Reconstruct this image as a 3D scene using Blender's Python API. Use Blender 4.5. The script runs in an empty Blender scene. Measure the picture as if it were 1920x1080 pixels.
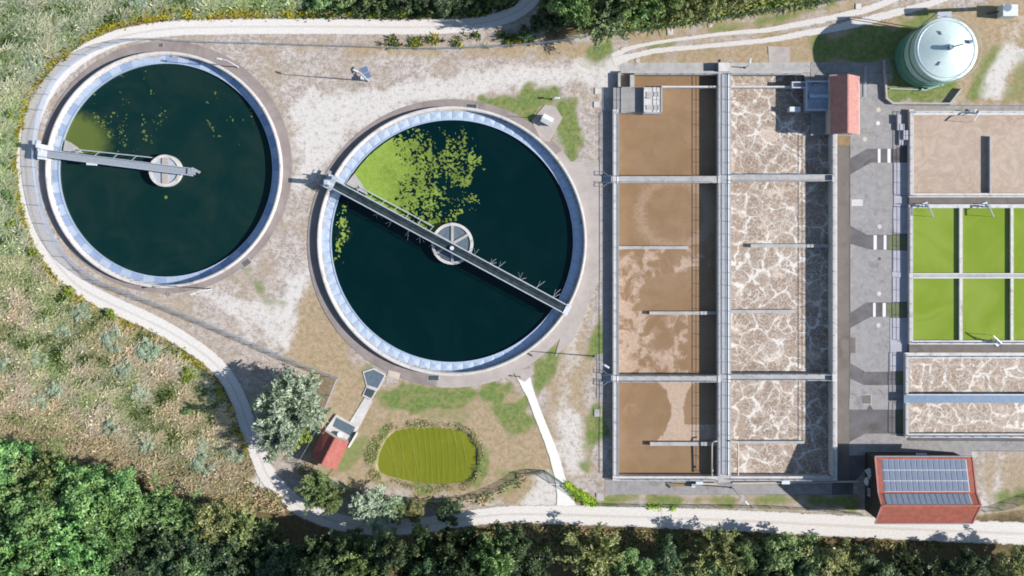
import bpy, math, random
import numpy as np
from mathutils import Vector, Matrix

random.seed(7)
RNG = np.random.default_rng(7)
S = 0.085            # metres per photo pixel on the ground
H = 190.0            # camera height
NX, NY = 960.0, 440.0  # where the plumb line of the camera meets the ground
C = bpy.context.scene.collection
R_ = math.radians

# ------------------------------------------------------------------ helpers
def P(px, py, z=0.0):
    k = (H - z) / H
    return Vector(((px - NX) * S * k, (NY - py) * S * k, z))

def lin(r, g, b, L=1.5):
    f = lambda c: (c / 12.92 if c <= 0.04045 else ((c + 0.055) / 1.055) ** 2.4)
    return tuple(min(0.9, f(v / 255.0) / L) for v in (r, g, b)) + (1.0,)

def tag(o, label=None, cat=None, group=None, kind=None):
    if label: o['label'] = label
    if cat: o['category'] = cat
    if group: o['group'] = group
    if kind: o['kind'] = kind
    return o

def thing(name, label, cat, loc=(0, 0, 0), rotz=0.0, group=None):
    o = bpy.data.objects.new(name, None)
    o.empty_display_size = 0.3
    C.objects.link(o)
    o.location = loc
    o.rotation_euler = (0, 0, rotz)
    return tag(o, label, cat, group)

class MB:
    """collects geometry, then links it as one mesh object"""
    def __init__(self):
        self.v = []; self.f = []
    def add(self, vs, fs):
        n = len(self.v)
        self.v += [tuple(p) for p in vs]
        self.f += [tuple(i + n for i in f) for f in fs]
        return self
    def prism(self, pts, z0, z1):
        n = len(pts)
        a = sum(pts[i][0] * pts[(i + 1) % n][1] - pts[(i + 1) % n][0] * pts[i][1] for i in range(n))
        if a < 0: pts = pts[::-1]
        vs = [(p[0], p[1], z0) for p in pts] + [(p[0], p[1], z1) for p in pts]
        fs = [tuple(range(n - 1, -1, -1)), tuple(range(n, 2 * n))]
        fs += [(i, (i + 1) % n, n + (i + 1) % n, n + i) for i in range(n)]
        return self.add(vs, fs)
    def box(self, x0, y0, z0, x1, y1, z1):
        return self.prism([(x0, y0), (x1, y0), (x1, y1), (x0, y1)], z0, z1)
    def pbox(self, px0, py0, px1, py1, z1, z0):
        """box whose top (height z1) spans the given photo pixels"""
        a = P(px0, py0, z1); b = P(px1, py1, z1)
        return self.box(min(a.x, b.x), min(a.y, b.y), z0, max(a.x, b.x), max(a.y, b.y), z1)
    def bar(self, a, b, w, h=None):
        """rectangular bar from a to b"""
        a = Vector(a); b = Vector(b); h = h or w
        d = (b - a).normalized()
        up = Vector((0, 0, 1)) if abs(d.z) < 0.95 else Vector((0, 1, 0))
        s = d.cross(up).normalized(); u = s.cross(d).normalized()
        vs = []
        for p in (a, b):
            for q, t in ((-1, -1), (1, -1), (1, 1), (-1, 1)):
                vs.append(p + s * (q * w / 2) + u * (t * h / 2))
        return self.add(vs, [(3, 2, 1, 0), (4, 5, 6, 7), (0, 1, 5, 4), (1, 2, 6, 5), (2, 3, 7, 6), (3, 0, 4, 7)])
    def tube(self, pts, rad, n=8, cap=True):
        pts = [Vector(p) for p in pts]
        rad = rad if isinstance(rad, (list, tuple)) else [rad] * len(pts)
        vs = []; fs = []
        for i, p in enumerate(pts):
            d = (pts[min(i + 1, len(pts) - 1)] - pts[max(i - 1, 0)]).normalized()
            up = Vector((0, 0, 1)) if abs(d.z) < 0.9 else Vector((0, 1, 0))
            s = d.cross(up).normalized(); u = s.cross(d)
            for k in range(n):
                a = 2 * math.pi * k / n
                vs.append(p + (s * math.cos(a) + u * math.sin(a)) * rad[i])
        for i in range(len(pts) - 1):
            for k in range(n):
                k2 = (k + 1) % n
                fs.append((i * n + k, i * n + k2, (i + 1) * n + k2, (i + 1) * n + k))
        if cap:
            fs.append(tuple(range(n - 1, -1, -1)))
            fs.append(tuple((len(pts) - 1) * n + k for k in range(n)))
        return self.add(vs, fs)
    def lathe(self, prof, c=(0, 0), n=64, a0=0.0, a1=2 * math.pi, closed=False):
        """profile [(r,z)...] spun about c"""
        full = abs(a1 - a0 - 2 * math.pi) < 1e-6
        m = n if full else n + 1
        vs = []; fs = []
        for i in range(m):
            a = a0 + (a1 - a0) * i / n
            for r, z in prof:
                vs.append((c[0] + r * math.cos(a), c[1] + r * math.sin(a), z))
        L = len(prof)
        rng = range(L if closed else L - 1)
        for i in range(n):
            j = (i + 1) % m
            for k in rng:
                k2 = (k + 1) % L
                fs.append((i * L + k, i * L + k2, j * L + k2, j * L + k))
        return self.add(vs, fs)
    def build(self, name, mat, parent=None, smooth=False):
        me = bpy.data.meshes.new(name)
        off = parent_loc(parent) if parent else Vector((0, 0, 0))
        me.from_pydata([(x - off.x, y - off.y, z - off.z) for x, y, z in self.v], [], self.f)
        me.update()
        bmfix(me)
        if mat: me.materials.append(mat)
        if smooth: me.shade_smooth()
        o = bpy.data.objects.new(name, me)
        C.objects.link(o)
        if parent: o.parent = parent
        return o

def bmfix(me):
    import bmesh
    bm = bmesh.new(); bm.from_mesh(me)
    bmesh.ops.recalc_face_normals(bm, faces=bm.faces)
    bm.to_mesh(me); bm.free()

def parent_loc(o):
    v = Vector((0, 0, 0))
    while o: v = v + o.location; o = o.parent
    return v

def copy_tree(o, parent=None):
    c = o.copy(); C.objects.link(c); c.parent = parent
    for ch in list(o.children): copy_tree(ch, c)
    return c

def np_mesh(name, verts, faces, mat=None, color=None, attr='col', flip_up=False):
    verts = np.asarray(verts, dtype=np.float32); faces = np.asarray(faces, dtype=np.int32)
    k = faces.shape[1]
    me = bpy.data.meshes.new(name)
    me.vertices.add(len(verts)); me.vertices.foreach_set('co', verts.ravel())
    me.loops.add(faces.size); me.loops.foreach_set('vertex_index', faces.ravel())
    me.polygons.add(len(faces)); me.polygons.foreach_set('loop_start', np.arange(0, faces.size, k, dtype=np.int32))
    if color is not None:
        a = me.color_attributes.new(attr, 'FLOAT_COLOR', 'POINT')
        a.data.foreach_set('color', np.asarray(color, dtype=np.float32).ravel())
    me.update(calc_edges=True); me.validate()
    if mat: me.materials.append(mat)
    return me

def link(name, me, parent=None):
    o = bpy.data.objects.new(name, me); C.objects.link(o)
    if parent: o.parent = parent
    return o

# numpy value noise ----------------------------------------------------------
_T = RNG.random((256, 256))
def vnoise(x, y):
    xi = np.floor(x).astype(int); yi = np.floor(y).astype(int)
    fx = x - xi; fy = y - yi
    fx = fx * fx * (3 - 2 * fx); fy = fy * fy * (3 - 2 * fy)
    g = lambda a, b: _T[a % 256, b % 256]
    return (g(xi, yi) * (1 - fx) + g(xi + 1, yi) * fx) * (1 - fy) + (g(xi, yi + 1) * (1 - fx) + g(xi + 1, yi + 1) * fx) * fy
def fbm(x, y, o=4):
    s = 0; a = 0.5; t = 0
    for i in range(o):
        s = s + a * vnoise(x * 2 ** i + 17.3 * i, y * 2 ** i + 5.7 * i); t += a; a *= 0.5
    return s / t
def sdf(poly, X, Y):
    X = np.asarray(X, float); Y = np.asarray(Y, float)
    d = np.full(X.shape, 1e18); ins = np.zeros(X.shape, bool)
    n = len(poly)
    for i in range(n):
        x0, y0 = poly[i]; x1, y1 = poly[(i + 1) % n]
        ex, ey = x1 - x0, y1 - y0
        wx, wy = X - x0, Y - y0
        t = np.clip((wx * ex + wy * ey) / (ex * ex + ey * ey + 1e-12), 0, 1)
        d = np.minimum(d, (wx - ex * t) ** 2 + (wy - ey * t) ** 2)
        c = ((y0 <= Y) & (y1 > Y)) | ((y1 <= Y) & (y0 > Y))
        if abs(ey) > 1e-9:
            ins ^= c & (X < x0 + (Y - y0) / ey * ex)
    d = np.sqrt(d)
    return np.where(ins, -d, d)
def ldist(line, X, Y):
    d = np.full(np.shape(X), 1e18)
    for (x0, y0), (x1, y1) in zip(line[:-1], line[1:]):
        ex, ey = x1 - x0, y1 - y0
        t = np.clip(((X - x0) * ex + (Y - y0) * ey) / (ex * ex + ey * ey + 1e-12), 0, 1)
        d = np.minimum(d, (X - x0 - ex * t) ** 2 + (Y - y0 - ey * t) ** 2)
    return np.sqrt(d)
def sstep(a, b, x):
    t = np.clip((x - a) / (b - a), 0, 1); return t * t * (3 - 2 * t)
def spline(pts, step=0.5):
    """Catmull-Rom through points (tuples of any length), about one sample per `step` of the first two"""
    pts = [np.array(p, float) for p in pts]
    pts = [2 * pts[0] - pts[1]] + pts + [2 * pts[-1] - pts[-2]]
    out = []
    for i in range(1, len(pts) - 2):
        p0, p1, p2, p3 = pts[i - 1:i + 3]
        n = max(2, int(np.hypot(*(p2 - p1)[:2]) / step))
        for k in range(n):
            t = k / n
            out.append(0.5 * (2 * p1 + (p2 - p0) * t + (2 * p0 - 5 * p1 + 4 * p2 - p3) * t * t + (3 * p1 - p0 - 3 * p2 + p3) * t ** 3))
    out.append(pts[-2])
    return out

# ------------------------------------------------------------------ materials
class NT:
    def __init__(self, name):
        self.m = bpy.data.materials.new(name); self.m.use_nodes = True
        self.t = self.m.node_tree; self.t.nodes.clear()
        self.out = self.n('ShaderNodeOutputMaterial')
        self.geo = self.n('ShaderNodeNewGeometry')
        self.tc = self.n('ShaderNodeTexCoord')
    def n(self, typ, **kw):
        nd = self.t.nodes.new(typ)
        for k, v in kw.items(): setattr(nd, k, v)
        return nd
    def l(self, a, b): self.t.links.new(a, b)
    def set(self, sock, v):
        if hasattr(v, 'links'): self.l(v, sock)
        else: sock.default_value = v
    def pos(self, scale=(1, 1, 1), rot=0.0, obj=False):
        mp = self.n('ShaderNodeMapping')
        self.l(self.tc.outputs['Object'] if obj else self.geo.outputs['Position'], mp.inputs['Vector'])
        mp.inputs['Scale'].default_value = scale; mp.inputs['Rotation'].default_value = (0, 0, rot)
        return mp.outputs[0]
    def noise(self, scale, detail=4, rough=0.6, vec=None, dist=0.0):
        nd = self.n('ShaderNodeTexNoise')
        nd.inputs['Scale'].default_value = scale; nd.inputs['Detail'].default_value = detail
        nd.inputs['Roughness'].default_value = rough; nd.inputs['Distortion'].default_value = dist
        self.l(vec if vec is not None else self.geo.outputs['Position'], nd.inputs['Vector'])
        return nd.outputs['Fac']
    def voro(self, scale, feature='F1', vec=None, out='Distance', rand=1.0):
        nd = self.n('ShaderNodeTexVoronoi', feature=feature)
        nd.inputs['Scale'].default_value = scale; nd.inputs['Randomness'].default_value = rand
        self.l(vec if vec is not None else self.geo.outputs['Position'], nd.inputs['Vector'])
        return nd.outputs[out]
    def ramp(self, fac, lo, hi, a=0.0, b=1.0):
        nd = self.n('ShaderNodeMapRange', interpolation_type='SMOOTHSTEP')
        self.l(fac, nd.inputs[0])
        nd.inputs[1].default_value = lo; nd.inputs[2].default_value = hi
        nd.inputs[3].default_value = a; nd.inputs[4].default_value = b
        return nd.outputs[0]
    def math(self, op, a, b=0.0, c=None):
        nd = self.n('ShaderNodeMath', operation=op)
        self.set(nd.inputs[0], a); self.set(nd.inputs[1], b)
        if c is not None: self.set(nd.inputs[2], c)
        return nd.outputs[0]
    def mix(self, fac, a, b, mode='MIX'):
        nd = self.n('ShaderNodeMix', data_type='RGBA', blend_type=mode)
        self.set(nd.inputs[0], fac); self.set(nd.inputs[6], a); self.set(nd.inputs[7], b)
        return nd.outputs[2]
    def attr(self, name):
        nd = self.n('ShaderNodeAttribute', attribute_name=name); return nd
    def bump(self, h, strength=0.3, dist=0.05):
        nd = self.n('ShaderNodeBump')
        nd.inputs['Strength'].default_value = strength; nd.inputs['Distance'].default_value = dist
        self.l(h, nd.inputs['Height']); return nd.outputs[0]
    def bsdf(self, col, rough=0.8, metal=0.0, spec=0.3, normal=None):
        b = self.n('ShaderNodeBsdfPrincipled')
        self.set(b.inputs['Base Color'], col); self.set(b.inputs['Roughness'], rough)
        b.inputs['Metallic'].default_value = metal
        b.inputs['Specular IOR Level'].default_value = spec
        if normal is not None: self.l(normal, b.inputs['Normal'])
        return b.outputs[0]
    def done(self, sh):
        self.l(sh, self.out.inputs['Surface']); return self.m

def rough_mat(name, c1, c2, scale=1.2, fine=14, rough=0.85, metal=0.0, spec=0.25, bump=0.2, stain=None, stain_amt=0.5):
    """two-tone weathered surface with fine grain and optional stains"""
    t = NT(name)
    a = t.noise(scale, 5, 0.65)
    col = t.mix(t.ramp(a, 0.32, 0.68), c1, c2)
    f = t.noise(fine, 3, 0.7)
    col = t.mix(t.ramp(f, 0.3, 0.7, 0.0, 0.35), col, tuple(v * 0.6 for v in c1[:3]) + (1,))
    if stain:
        s = t.noise(scale * 0.45, 6, 0.7, dist=1.5)
        col = t.mix(t.ramp(s, 0.52, 0.68, 0, stain_amt), col, stain)
    return t.done(t.bsdf(col, rough, metal, spec, t.bump(f, bump, 0.03)))

M = {}
M['concrete'] = rough_mat('concrete', lin(178, 174, 172), lin(200, 196, 192), 0.7, 9, stain=lin(140, 134, 130))
M['concrete_light'] = rough_mat('concrete_light', lin(212, 206, 202), lin(232, 226, 221), 0.9, 9, stain=lin(146, 138, 128), stain_amt=0.6)
M['concrete_yard'] = rough_mat('concrete_yard', lin(156, 152, 150), lin(174, 169, 167), 0.9, 6, stain=lin(126, 121, 118), stain_amt=0.7)
M['concrete_lavender'] = rough_mat('concrete_lavender', lin(180, 178, 186), lin(195, 192, 198), 0.6, 9, stain=lin(160, 155, 160))
M['asphalt'] = rough_mat('asphalt', lin(104, 101, 103), lin(126, 121, 121), 0.35, 10, stain=lin(92, 84, 76), stain_amt=0.8)
M['asphalt_brown'] = rough_mat('asphalt_brown', lin(122, 113, 106), lin(134, 125, 118), 0.5, 10, stain=lin(100, 90, 80), stain_amt=0.7)
M['walk_ring'] = rough_mat('walk_ring', lin(150, 138, 134), lin(168, 156, 151), 0.4, 10, stain=lin(128, 116, 112))
M['walk_pale'] = rough_mat('walk_pale', lin(184, 173, 166), lin(198, 187, 180), 0.5, 12, stain=lin(166, 154, 148))
M['slab_tan'] = rough_mat('slab_tan', lin(205, 190, 172), lin(222, 208, 192), 1.0, 9)
M['slab_brown'] = rough_mat('slab_brown', lin(150, 122, 88), lin(168, 140, 104), 1.0, 9)
M['white_paint'] = rough_mat('white_paint', lin(240, 240, 240), lin(232, 232, 230), 2.0, 14, bump=0.05)
M['white_metal'] = rough_mat('white_metal', lin(232, 234, 238), lin(222, 225, 230), 2.0, 9, rough=0.45, spec=0.4, bump=0.0)
M['galv'] = rough_mat('galvanised', lin(176, 181, 188), lin(195, 199, 205), 3.0, 20, rough=0.5, metal=0.35, spec=0.5, bump=0.05)
M['galv_light'] = rough_mat('galvanised_light', lin(205, 212, 222), lin(222, 228, 236), 2.0, 20, rough=0.45, metal=0.3, spec=0.5, bump=0.05)
M['steel_blue'] = rough_mat('steel_blue', lin(116, 136, 160), lin(130, 150, 172), 2.0, 16, rough=0.55, metal=0.2, spec=0.5, bump=0.05)
M['bridge_grate'] = rough_mat('bridge_grate', lin(44, 58, 62), lin(70, 84, 88), 1.2, 22, rough=0.6, metal=0.3)
M['dark_grate'] = rough_mat('dark_grate', lin(72, 86, 92), lin(92, 104, 110), 2.0, 22, rough=0.6, metal=0.3)
M['mid_grate'] = rough_mat('mid_grate', lin(105, 120, 132), lin(122, 136, 147), 2.0, 22, rough=0.6, metal=0.3)
M['dark_steel'] = rough_mat('dark_steel', lin(70, 72, 78), lin(88, 90, 95), 2.0, 16, rough=0.6, metal=0.3)
M['cover_pale'] = rough_mat('cover_pale', lin(206, 224, 250), lin(220, 234, 252), 1.6, 14, rough=0.5, metal=0.45, spec=0.5, bump=0.05)
M['cover_blue'] = rough_mat('cover_blue', lin(172, 196, 234), lin(186, 208, 240), 1.6, 14, rough=0.5, metal=0.45, spec=0.5, bump=0.05)
M['digester_green'] = rough_mat('digester_green', lin(92, 146, 126), lin(108, 160, 140), 0.8, 6, rough=0.6, bump=0.05)
M['digester_pale'] = rough_mat('digester_pale', lin(172, 205, 192), lin(186, 216, 203), 0.8, 6, rough=0.6, bump=0.05)
M['digester_roof'] = rough_mat('digester_roof', lin(214, 234, 230), lin(226, 240, 237), 0.35, 5, rough=0.55, spec=0.4, bump=0.03)
M['render_wall'] = rough_mat('render_wall', lin(206, 198, 186), lin(216, 208, 196), 0.8, 9)
M['dark_wall'] = rough_mat('dark_wall', lin(58, 52, 50), lin(72, 64, 60), 0.8, 9)
M['red'] = rough_mat('red', lin(196, 40, 36), lin(210, 50, 44), 2.0, 9)
M['rust'] = rough_mat('rust', lin(178, 120, 60), lin(196, 146, 88), 3.0, 12)
M['bark'] = rough_mat('bark', lin(98, 82, 66), lin(122, 104, 86), 3.0, 12)
M['post_green'] = rough_mat('post_green', lin(70, 112, 104), lin(84, 126, 118), 3.0, 20, rough=0.6)
M['post_grey'] = rough_mat('post_grey', lin(150, 165, 182), lin(166, 180, 196), 3.0, 20, rough=0.6, metal=0.2)
M['blue_floor'] = rough_mat('blue_floor', lin(190, 206, 226), lin(226, 234, 244), 0.9, 7, rough=0.5, stain=lin(245, 248, 252), stain_amt=0.9)

def tile_mat(name, c1, c2, rot, scale=3.3):
    t = NT(name)
    w = t.n('ShaderNodeTexWave', wave_type='BANDS', bands_direction='X')
    w.inputs['Scale'].default_value = scale * 0.45; w.inputs['Distortion'].default_value = 0.4
    t.l(t.pos((1, 1, 1), rot), w.inputs['Vector'])
    w2 = t.n('ShaderNodeTexWave', wave_type='BANDS', bands_direction='Y')
    w2.inputs['Scale'].default_value = scale * 0.38; w2.inputs['Distortion'].default_value = 0.4
    t.l(t.pos((1, 1, 1), rot), w2.inputs['Vector'])
    n = t.noise(1.1, 4, 0.7)
    col = t.mix(t.ramp(n, 0.3, 0.7), c1, c2)
    hgt = t.math('MULTIPLY', w.outputs['Fac'], w2.outputs['Fac'])
    col = t.mix(t.ramp(hgt, 0.0, 0.5, 0.45, 0.0), col, tuple(v * 0.45 for v in c1[:3]) + (1,))
    v = t.voro(3.0, 'F1', out='Color')
    col = t.mix(0.12, col, v, 'OVERLAY')
    return t.done(t.bsdf(col, 0.75, 0, 0.3, t.bump(hgt, 0.5, 0.05)))

def mesh_fence_mat(name, col, dens):
    """woven wire: strands with holes between, seen from far as a veil"""
    t = NT(name)
    n = t.noise(9, 2, 0.5)
    tr = t.n('ShaderNodeBsdfTransparent')
    b = t.bsdf(col, 0.6, 0.1, 0.4)
    ms = t.n('ShaderNodeMixShader')
    t.l(t.ramp(n, 0.3, 0.7, dens - 0.12, dens + 0.12), ms.inputs[0])
    t.l(tr.outputs[0], ms.inputs[1]); t.l(b, ms.inputs[2])
    return t.done(ms.outputs[0])
M['wire_grey'] = mesh_fence_mat('wire_grey', lin(200, 216, 242), 0.42)
M['wire_green'] = mesh_fence_mat('wire_green', lin(70, 120, 112), 0.42)

def leaf_mat(name, c_light, c_dark, hue_var=0.05, trans=0.22):
    t = NT(name)
    at = t.attr('col')
    info = t.n('ShaderNodeObjectInfo')
    col = t.mix(at.outputs['Fac'], c_dark, c_light)
    hs = t.n('ShaderNodeHueSaturation')
    t.l(t.math('MULTIPLY_ADD', info.outputs['Random'], hue_var, 0.5 - hue_var * 0.85), hs.inputs['Hue'])
    t.l(t.math('MULTIPLY_ADD', info.outputs['Random'], 0.35, 0.82), hs.inputs['Value'])
    t.l(col, hs.inputs['Color'])
    d = t.n('ShaderNodeBsdfDiffuse'); t.l(hs.outputs[0], d.inputs[0])
    tr = t.n('ShaderNodeBsdfTranslucent'); t.l(hs.outputs[0], tr.inputs[0])
    gl = t.n('ShaderNodeBsdfGlossy'); gl.inputs['Roughness'].default_value = 0.45
    ms = t.n('ShaderNodeMixShader'); ms.inputs[0].default_value = trans
    t.l(d.outputs[0], ms.inputs[1]); t.l(tr.outputs[0], ms.inputs[2])
    m2 = t.n('ShaderNodeMixShader'); m2.inputs[0].default_value = 0.03
    t.l(ms.outputs[0], m2.inputs[1]); t.l(gl.outputs[0], m2.inputs[2])
    return t.done(m2.outputs[0])
M['leaf_lush'] = leaf_mat('leaf_lush', (0.23, 0.41, 0.13, 1), (0.045, 0.14, 0.042, 1), 0.04)
M['leaf_mid'] = leaf_mat('leaf_mid', (0.22, 0.32, 0.11, 1), (0.055, 0.115, 0.037, 1), 0.05)
M['leaf_olive'] = leaf_mat('leaf_olive', (0.28, 0.31, 0.11, 1), (0.095, 0.13, 0.045, 1))
M['leaf_dark'] = leaf_mat('leaf_dark', (0.095, 0.15, 0.06, 1), (0.02, 0.05, 0.022, 1), 0.05)
M['leaf_silver'] = leaf_mat('leaf_silver', (0.42, 0.48, 0.36, 1), (0.15, 0.22, 0.11, 1), 0.02)
M['leaf_pale'] = leaf_mat('leaf_pale', (0.34, 0.42, 0.22, 1), (0.11, 0.17, 0.07, 1), 0.02)
M['leaf_yellow'] = leaf_mat('leaf_yellow', (0.30, 0.36, 0.05, 1), (0.12, 0.17, 0.03, 1), 0.02)
def blade_mat(name):
    t = NT(name); at = t.attr('col')
    d = t.n('ShaderNodeBsdfDiffuse'); t.l(at.outputs['Color'], d.inputs[0])
    tr = t.n('ShaderNodeBsdfTranslucent'); t.l(at.outputs['Color'], tr.inputs[0])
    ms = t.n('ShaderNodeMixShader'); ms.inputs[0].default_value = 0.3
    t.l(d.outputs[0], ms.inputs[1]); t.l(tr.outputs[0], ms.inputs[2])
    return t.done(ms.outputs[0])
M['blade'] = blade_mat('blade')

def ground_mat():
    t = NT('ground')
    at = t.attr('mask')
    sep = t.n('ShaderNodeSeparateColor'); t.l(at.outputs['Color'], sep.inputs[0])
    n1 = t.noise(0.22, 6, 0.7); n2 = t.noise(1.4, 5, 0.7); n3 = t.noise(6.0, 4, 0.75); n4 = t.noise(0.6, 6, 0.75, dist=1.0)
    # bare stony dirt
    base = t.mix(t.ramp(n2, 0.40, 0.60), lin(160, 145, 134), lin(196, 184, 176))
    base = t.mix(t.ramp(n3, 0.52, 0.66, 0, 0.6), base, lin(226, 218, 212))
    base = t.mix(t.ramp(n4, 0.5, 0.62, 0, 0.65), base, lin(220, 211, 203))
    n6 = t.noise(0.09, 4, 0.6, dist=0.8); n7 = t.noise(2.4, 5, 0.75, t.pos((0.35, 1.0, 1), R_(12)))
    base = t.mix(t.ramp(n6, 0.46, 0.62, 0, 0.55), base, lin(178, 161, 140))
    base = t.mix(t.ramp(n7, 0.56, 0.68, 0, 0.6), base, lin(228, 221, 214))
    base = t.mix(t.math('MULTIPLY', t.ramp(n7, 0.42, 0.32, 0, 0.8), t.ramp(n4, 0.44, 0.6)), base, lin(128, 124, 88))
    base = t.mix(t.ramp(n3, 0.47, 0.34, 0, 0.7), base, lin(138, 124, 110))
    base = t.mix(t.ramp(n1, 0.5, 0.64, 0, 0.5), base, lin(166, 148, 118))
    def wgt(ch, amt=0.9):
        a = t.math('MULTIPLY_ADD', n4, amt * 0.7, ch)
        a = t.math('MULTIPLY_ADD', n2, amt * 0.35, a)
        a = t.math('MULTIPLY_ADD', n3, amt * 0.35, a)
        return t.ramp(a, 0.84, 1.36)
    dry = t.mix(t.ramp(n2, 0.3, 0.7), lin(160, 138, 108), lin(188, 167, 138))
    dry = t.mix(t.ramp(n3, 0.5, 0.7, 0, 0.6), dry, lin(206, 188, 160))
    dry = t.mix(t.ramp(n4, 0.5, 0.68, 0, 0.5), dry, lin(140, 133, 86))
    grn = t.mix(t.ramp(n2, 0.3, 0.7), lin(96, 118, 60), lin(134, 148, 88))
    grn = t.mix(t.ramp(n3, 0.5, 0.7, 0, 0.6), grn, lin(152, 158, 104))
    grn = t.mix(t.ramp(n4, 0.48, 0.62, 0, 0.7), grn, lin(160, 146, 104))
    wht = t.mix(t.ramp(n3, 0.3, 0.7), lin(204, 195, 188), lin(232, 226, 220))
    wht = t.mix(t.ramp(n2, 0.5, 0.34, 0, 0.6), wht, lin(168, 158, 144))
    soil = t.mix(t.ramp(n2, 0.3, 0.7), lin(96, 84, 62), lin(132, 114, 84))
    soil = t.mix(t.ramp(n3, 0.5, 0.7, 0, 0.7), soil, lin(106, 112, 70))
    col = t.mix(wgt(at.outputs['Alpha']), base, soil)
    col = t.mix(wgt(sep.outputs[1]), col, dry)
    col = t.mix(wgt(sep.outputs[2]), col, wht)
    col = t.mix(wgt(sep.outputs[0]), col, grn)
    return t.done(t.bsdf(col, 0.95, 0, 0.1, t.bump(n3, 0.6, 0.08)))
M['ground'] = ground_mat()

def road_mat(name, c_hi, c_lo, c_mid, mid_amt=0.6, ragged=0.35, track=True):
    t = NT(name)
    uv = t.n('ShaderNodeSeparateXYZ'); t.l(t.tc.outputs['UV'], uv.inputs[0])
    u = uv.outputs[0]
    n2 = t.noise(1.0, 5, 0.7); n3 = t.noise(5, 4, 0.7); n5 = t.noise(0.35, 4, 0.6)
    col = t.mix(t.ramp(n3, 0.3, 0.7), c_lo, c_hi)
    col = t.mix(t.ramp(n2, 0.55, 0.7, 0, 0.4), col, c_lo)
    if track:
        d = t.math('ABSOLUTE', t.math('SUBTRACT', u, 0.5))
        dm = t.math('MULTIPLY_ADD', n2, 0.10, d)
        col = t.mix(t.ramp(t.math('MULTIPLY_ADD', n5, 0.10, dm), 0.135, 0.185, mid_amt, 0.0), col, c_mid)
    e = t.math('MINIMUM', u, t.math('SUBTRACT', 1.0, u))
    edge = t.ramp(t.math('MULTIPLY_ADD', n2, 0.10, e), 0.06, 0.16, 0.55, 0.0)
    col = t.mix(edge, col, c_mid)
    b = t.bsdf(col, 0.95, 0, 0.1, t.bump(n3, 0.4, 0.05))
    cut = t.math('GREATER_THAN', t.math('MULTIPLY_ADD', t.math('SUBTRACT', n2, 0.5), ragged, e), 0.03)
    tr = t.n('ShaderNodeBsdfTransparent'); ms = t.n('ShaderNodeMixShader')
    t.l(cut, ms.inputs[0]); t.l(tr.outputs[0], ms.inputs[1]); t.l(b, ms.inputs[2])
    return t.done(ms.outputs[0])
M['road'] = road_mat('road', lin(240, 234, 228), lin(214, 206, 199), lin(178, 164, 148), 0.34)
M['chalk'] = road_mat('chalk', lin(246, 242, 236), lin(232, 226, 220), lin(205, 195, 180), 0.0, 0.3, False)
M['rut'] = road_mat('rut', lin(232, 226, 220), lin(206, 197, 190), lin(180, 165, 148), 0.0, 0.9, False)

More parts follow.
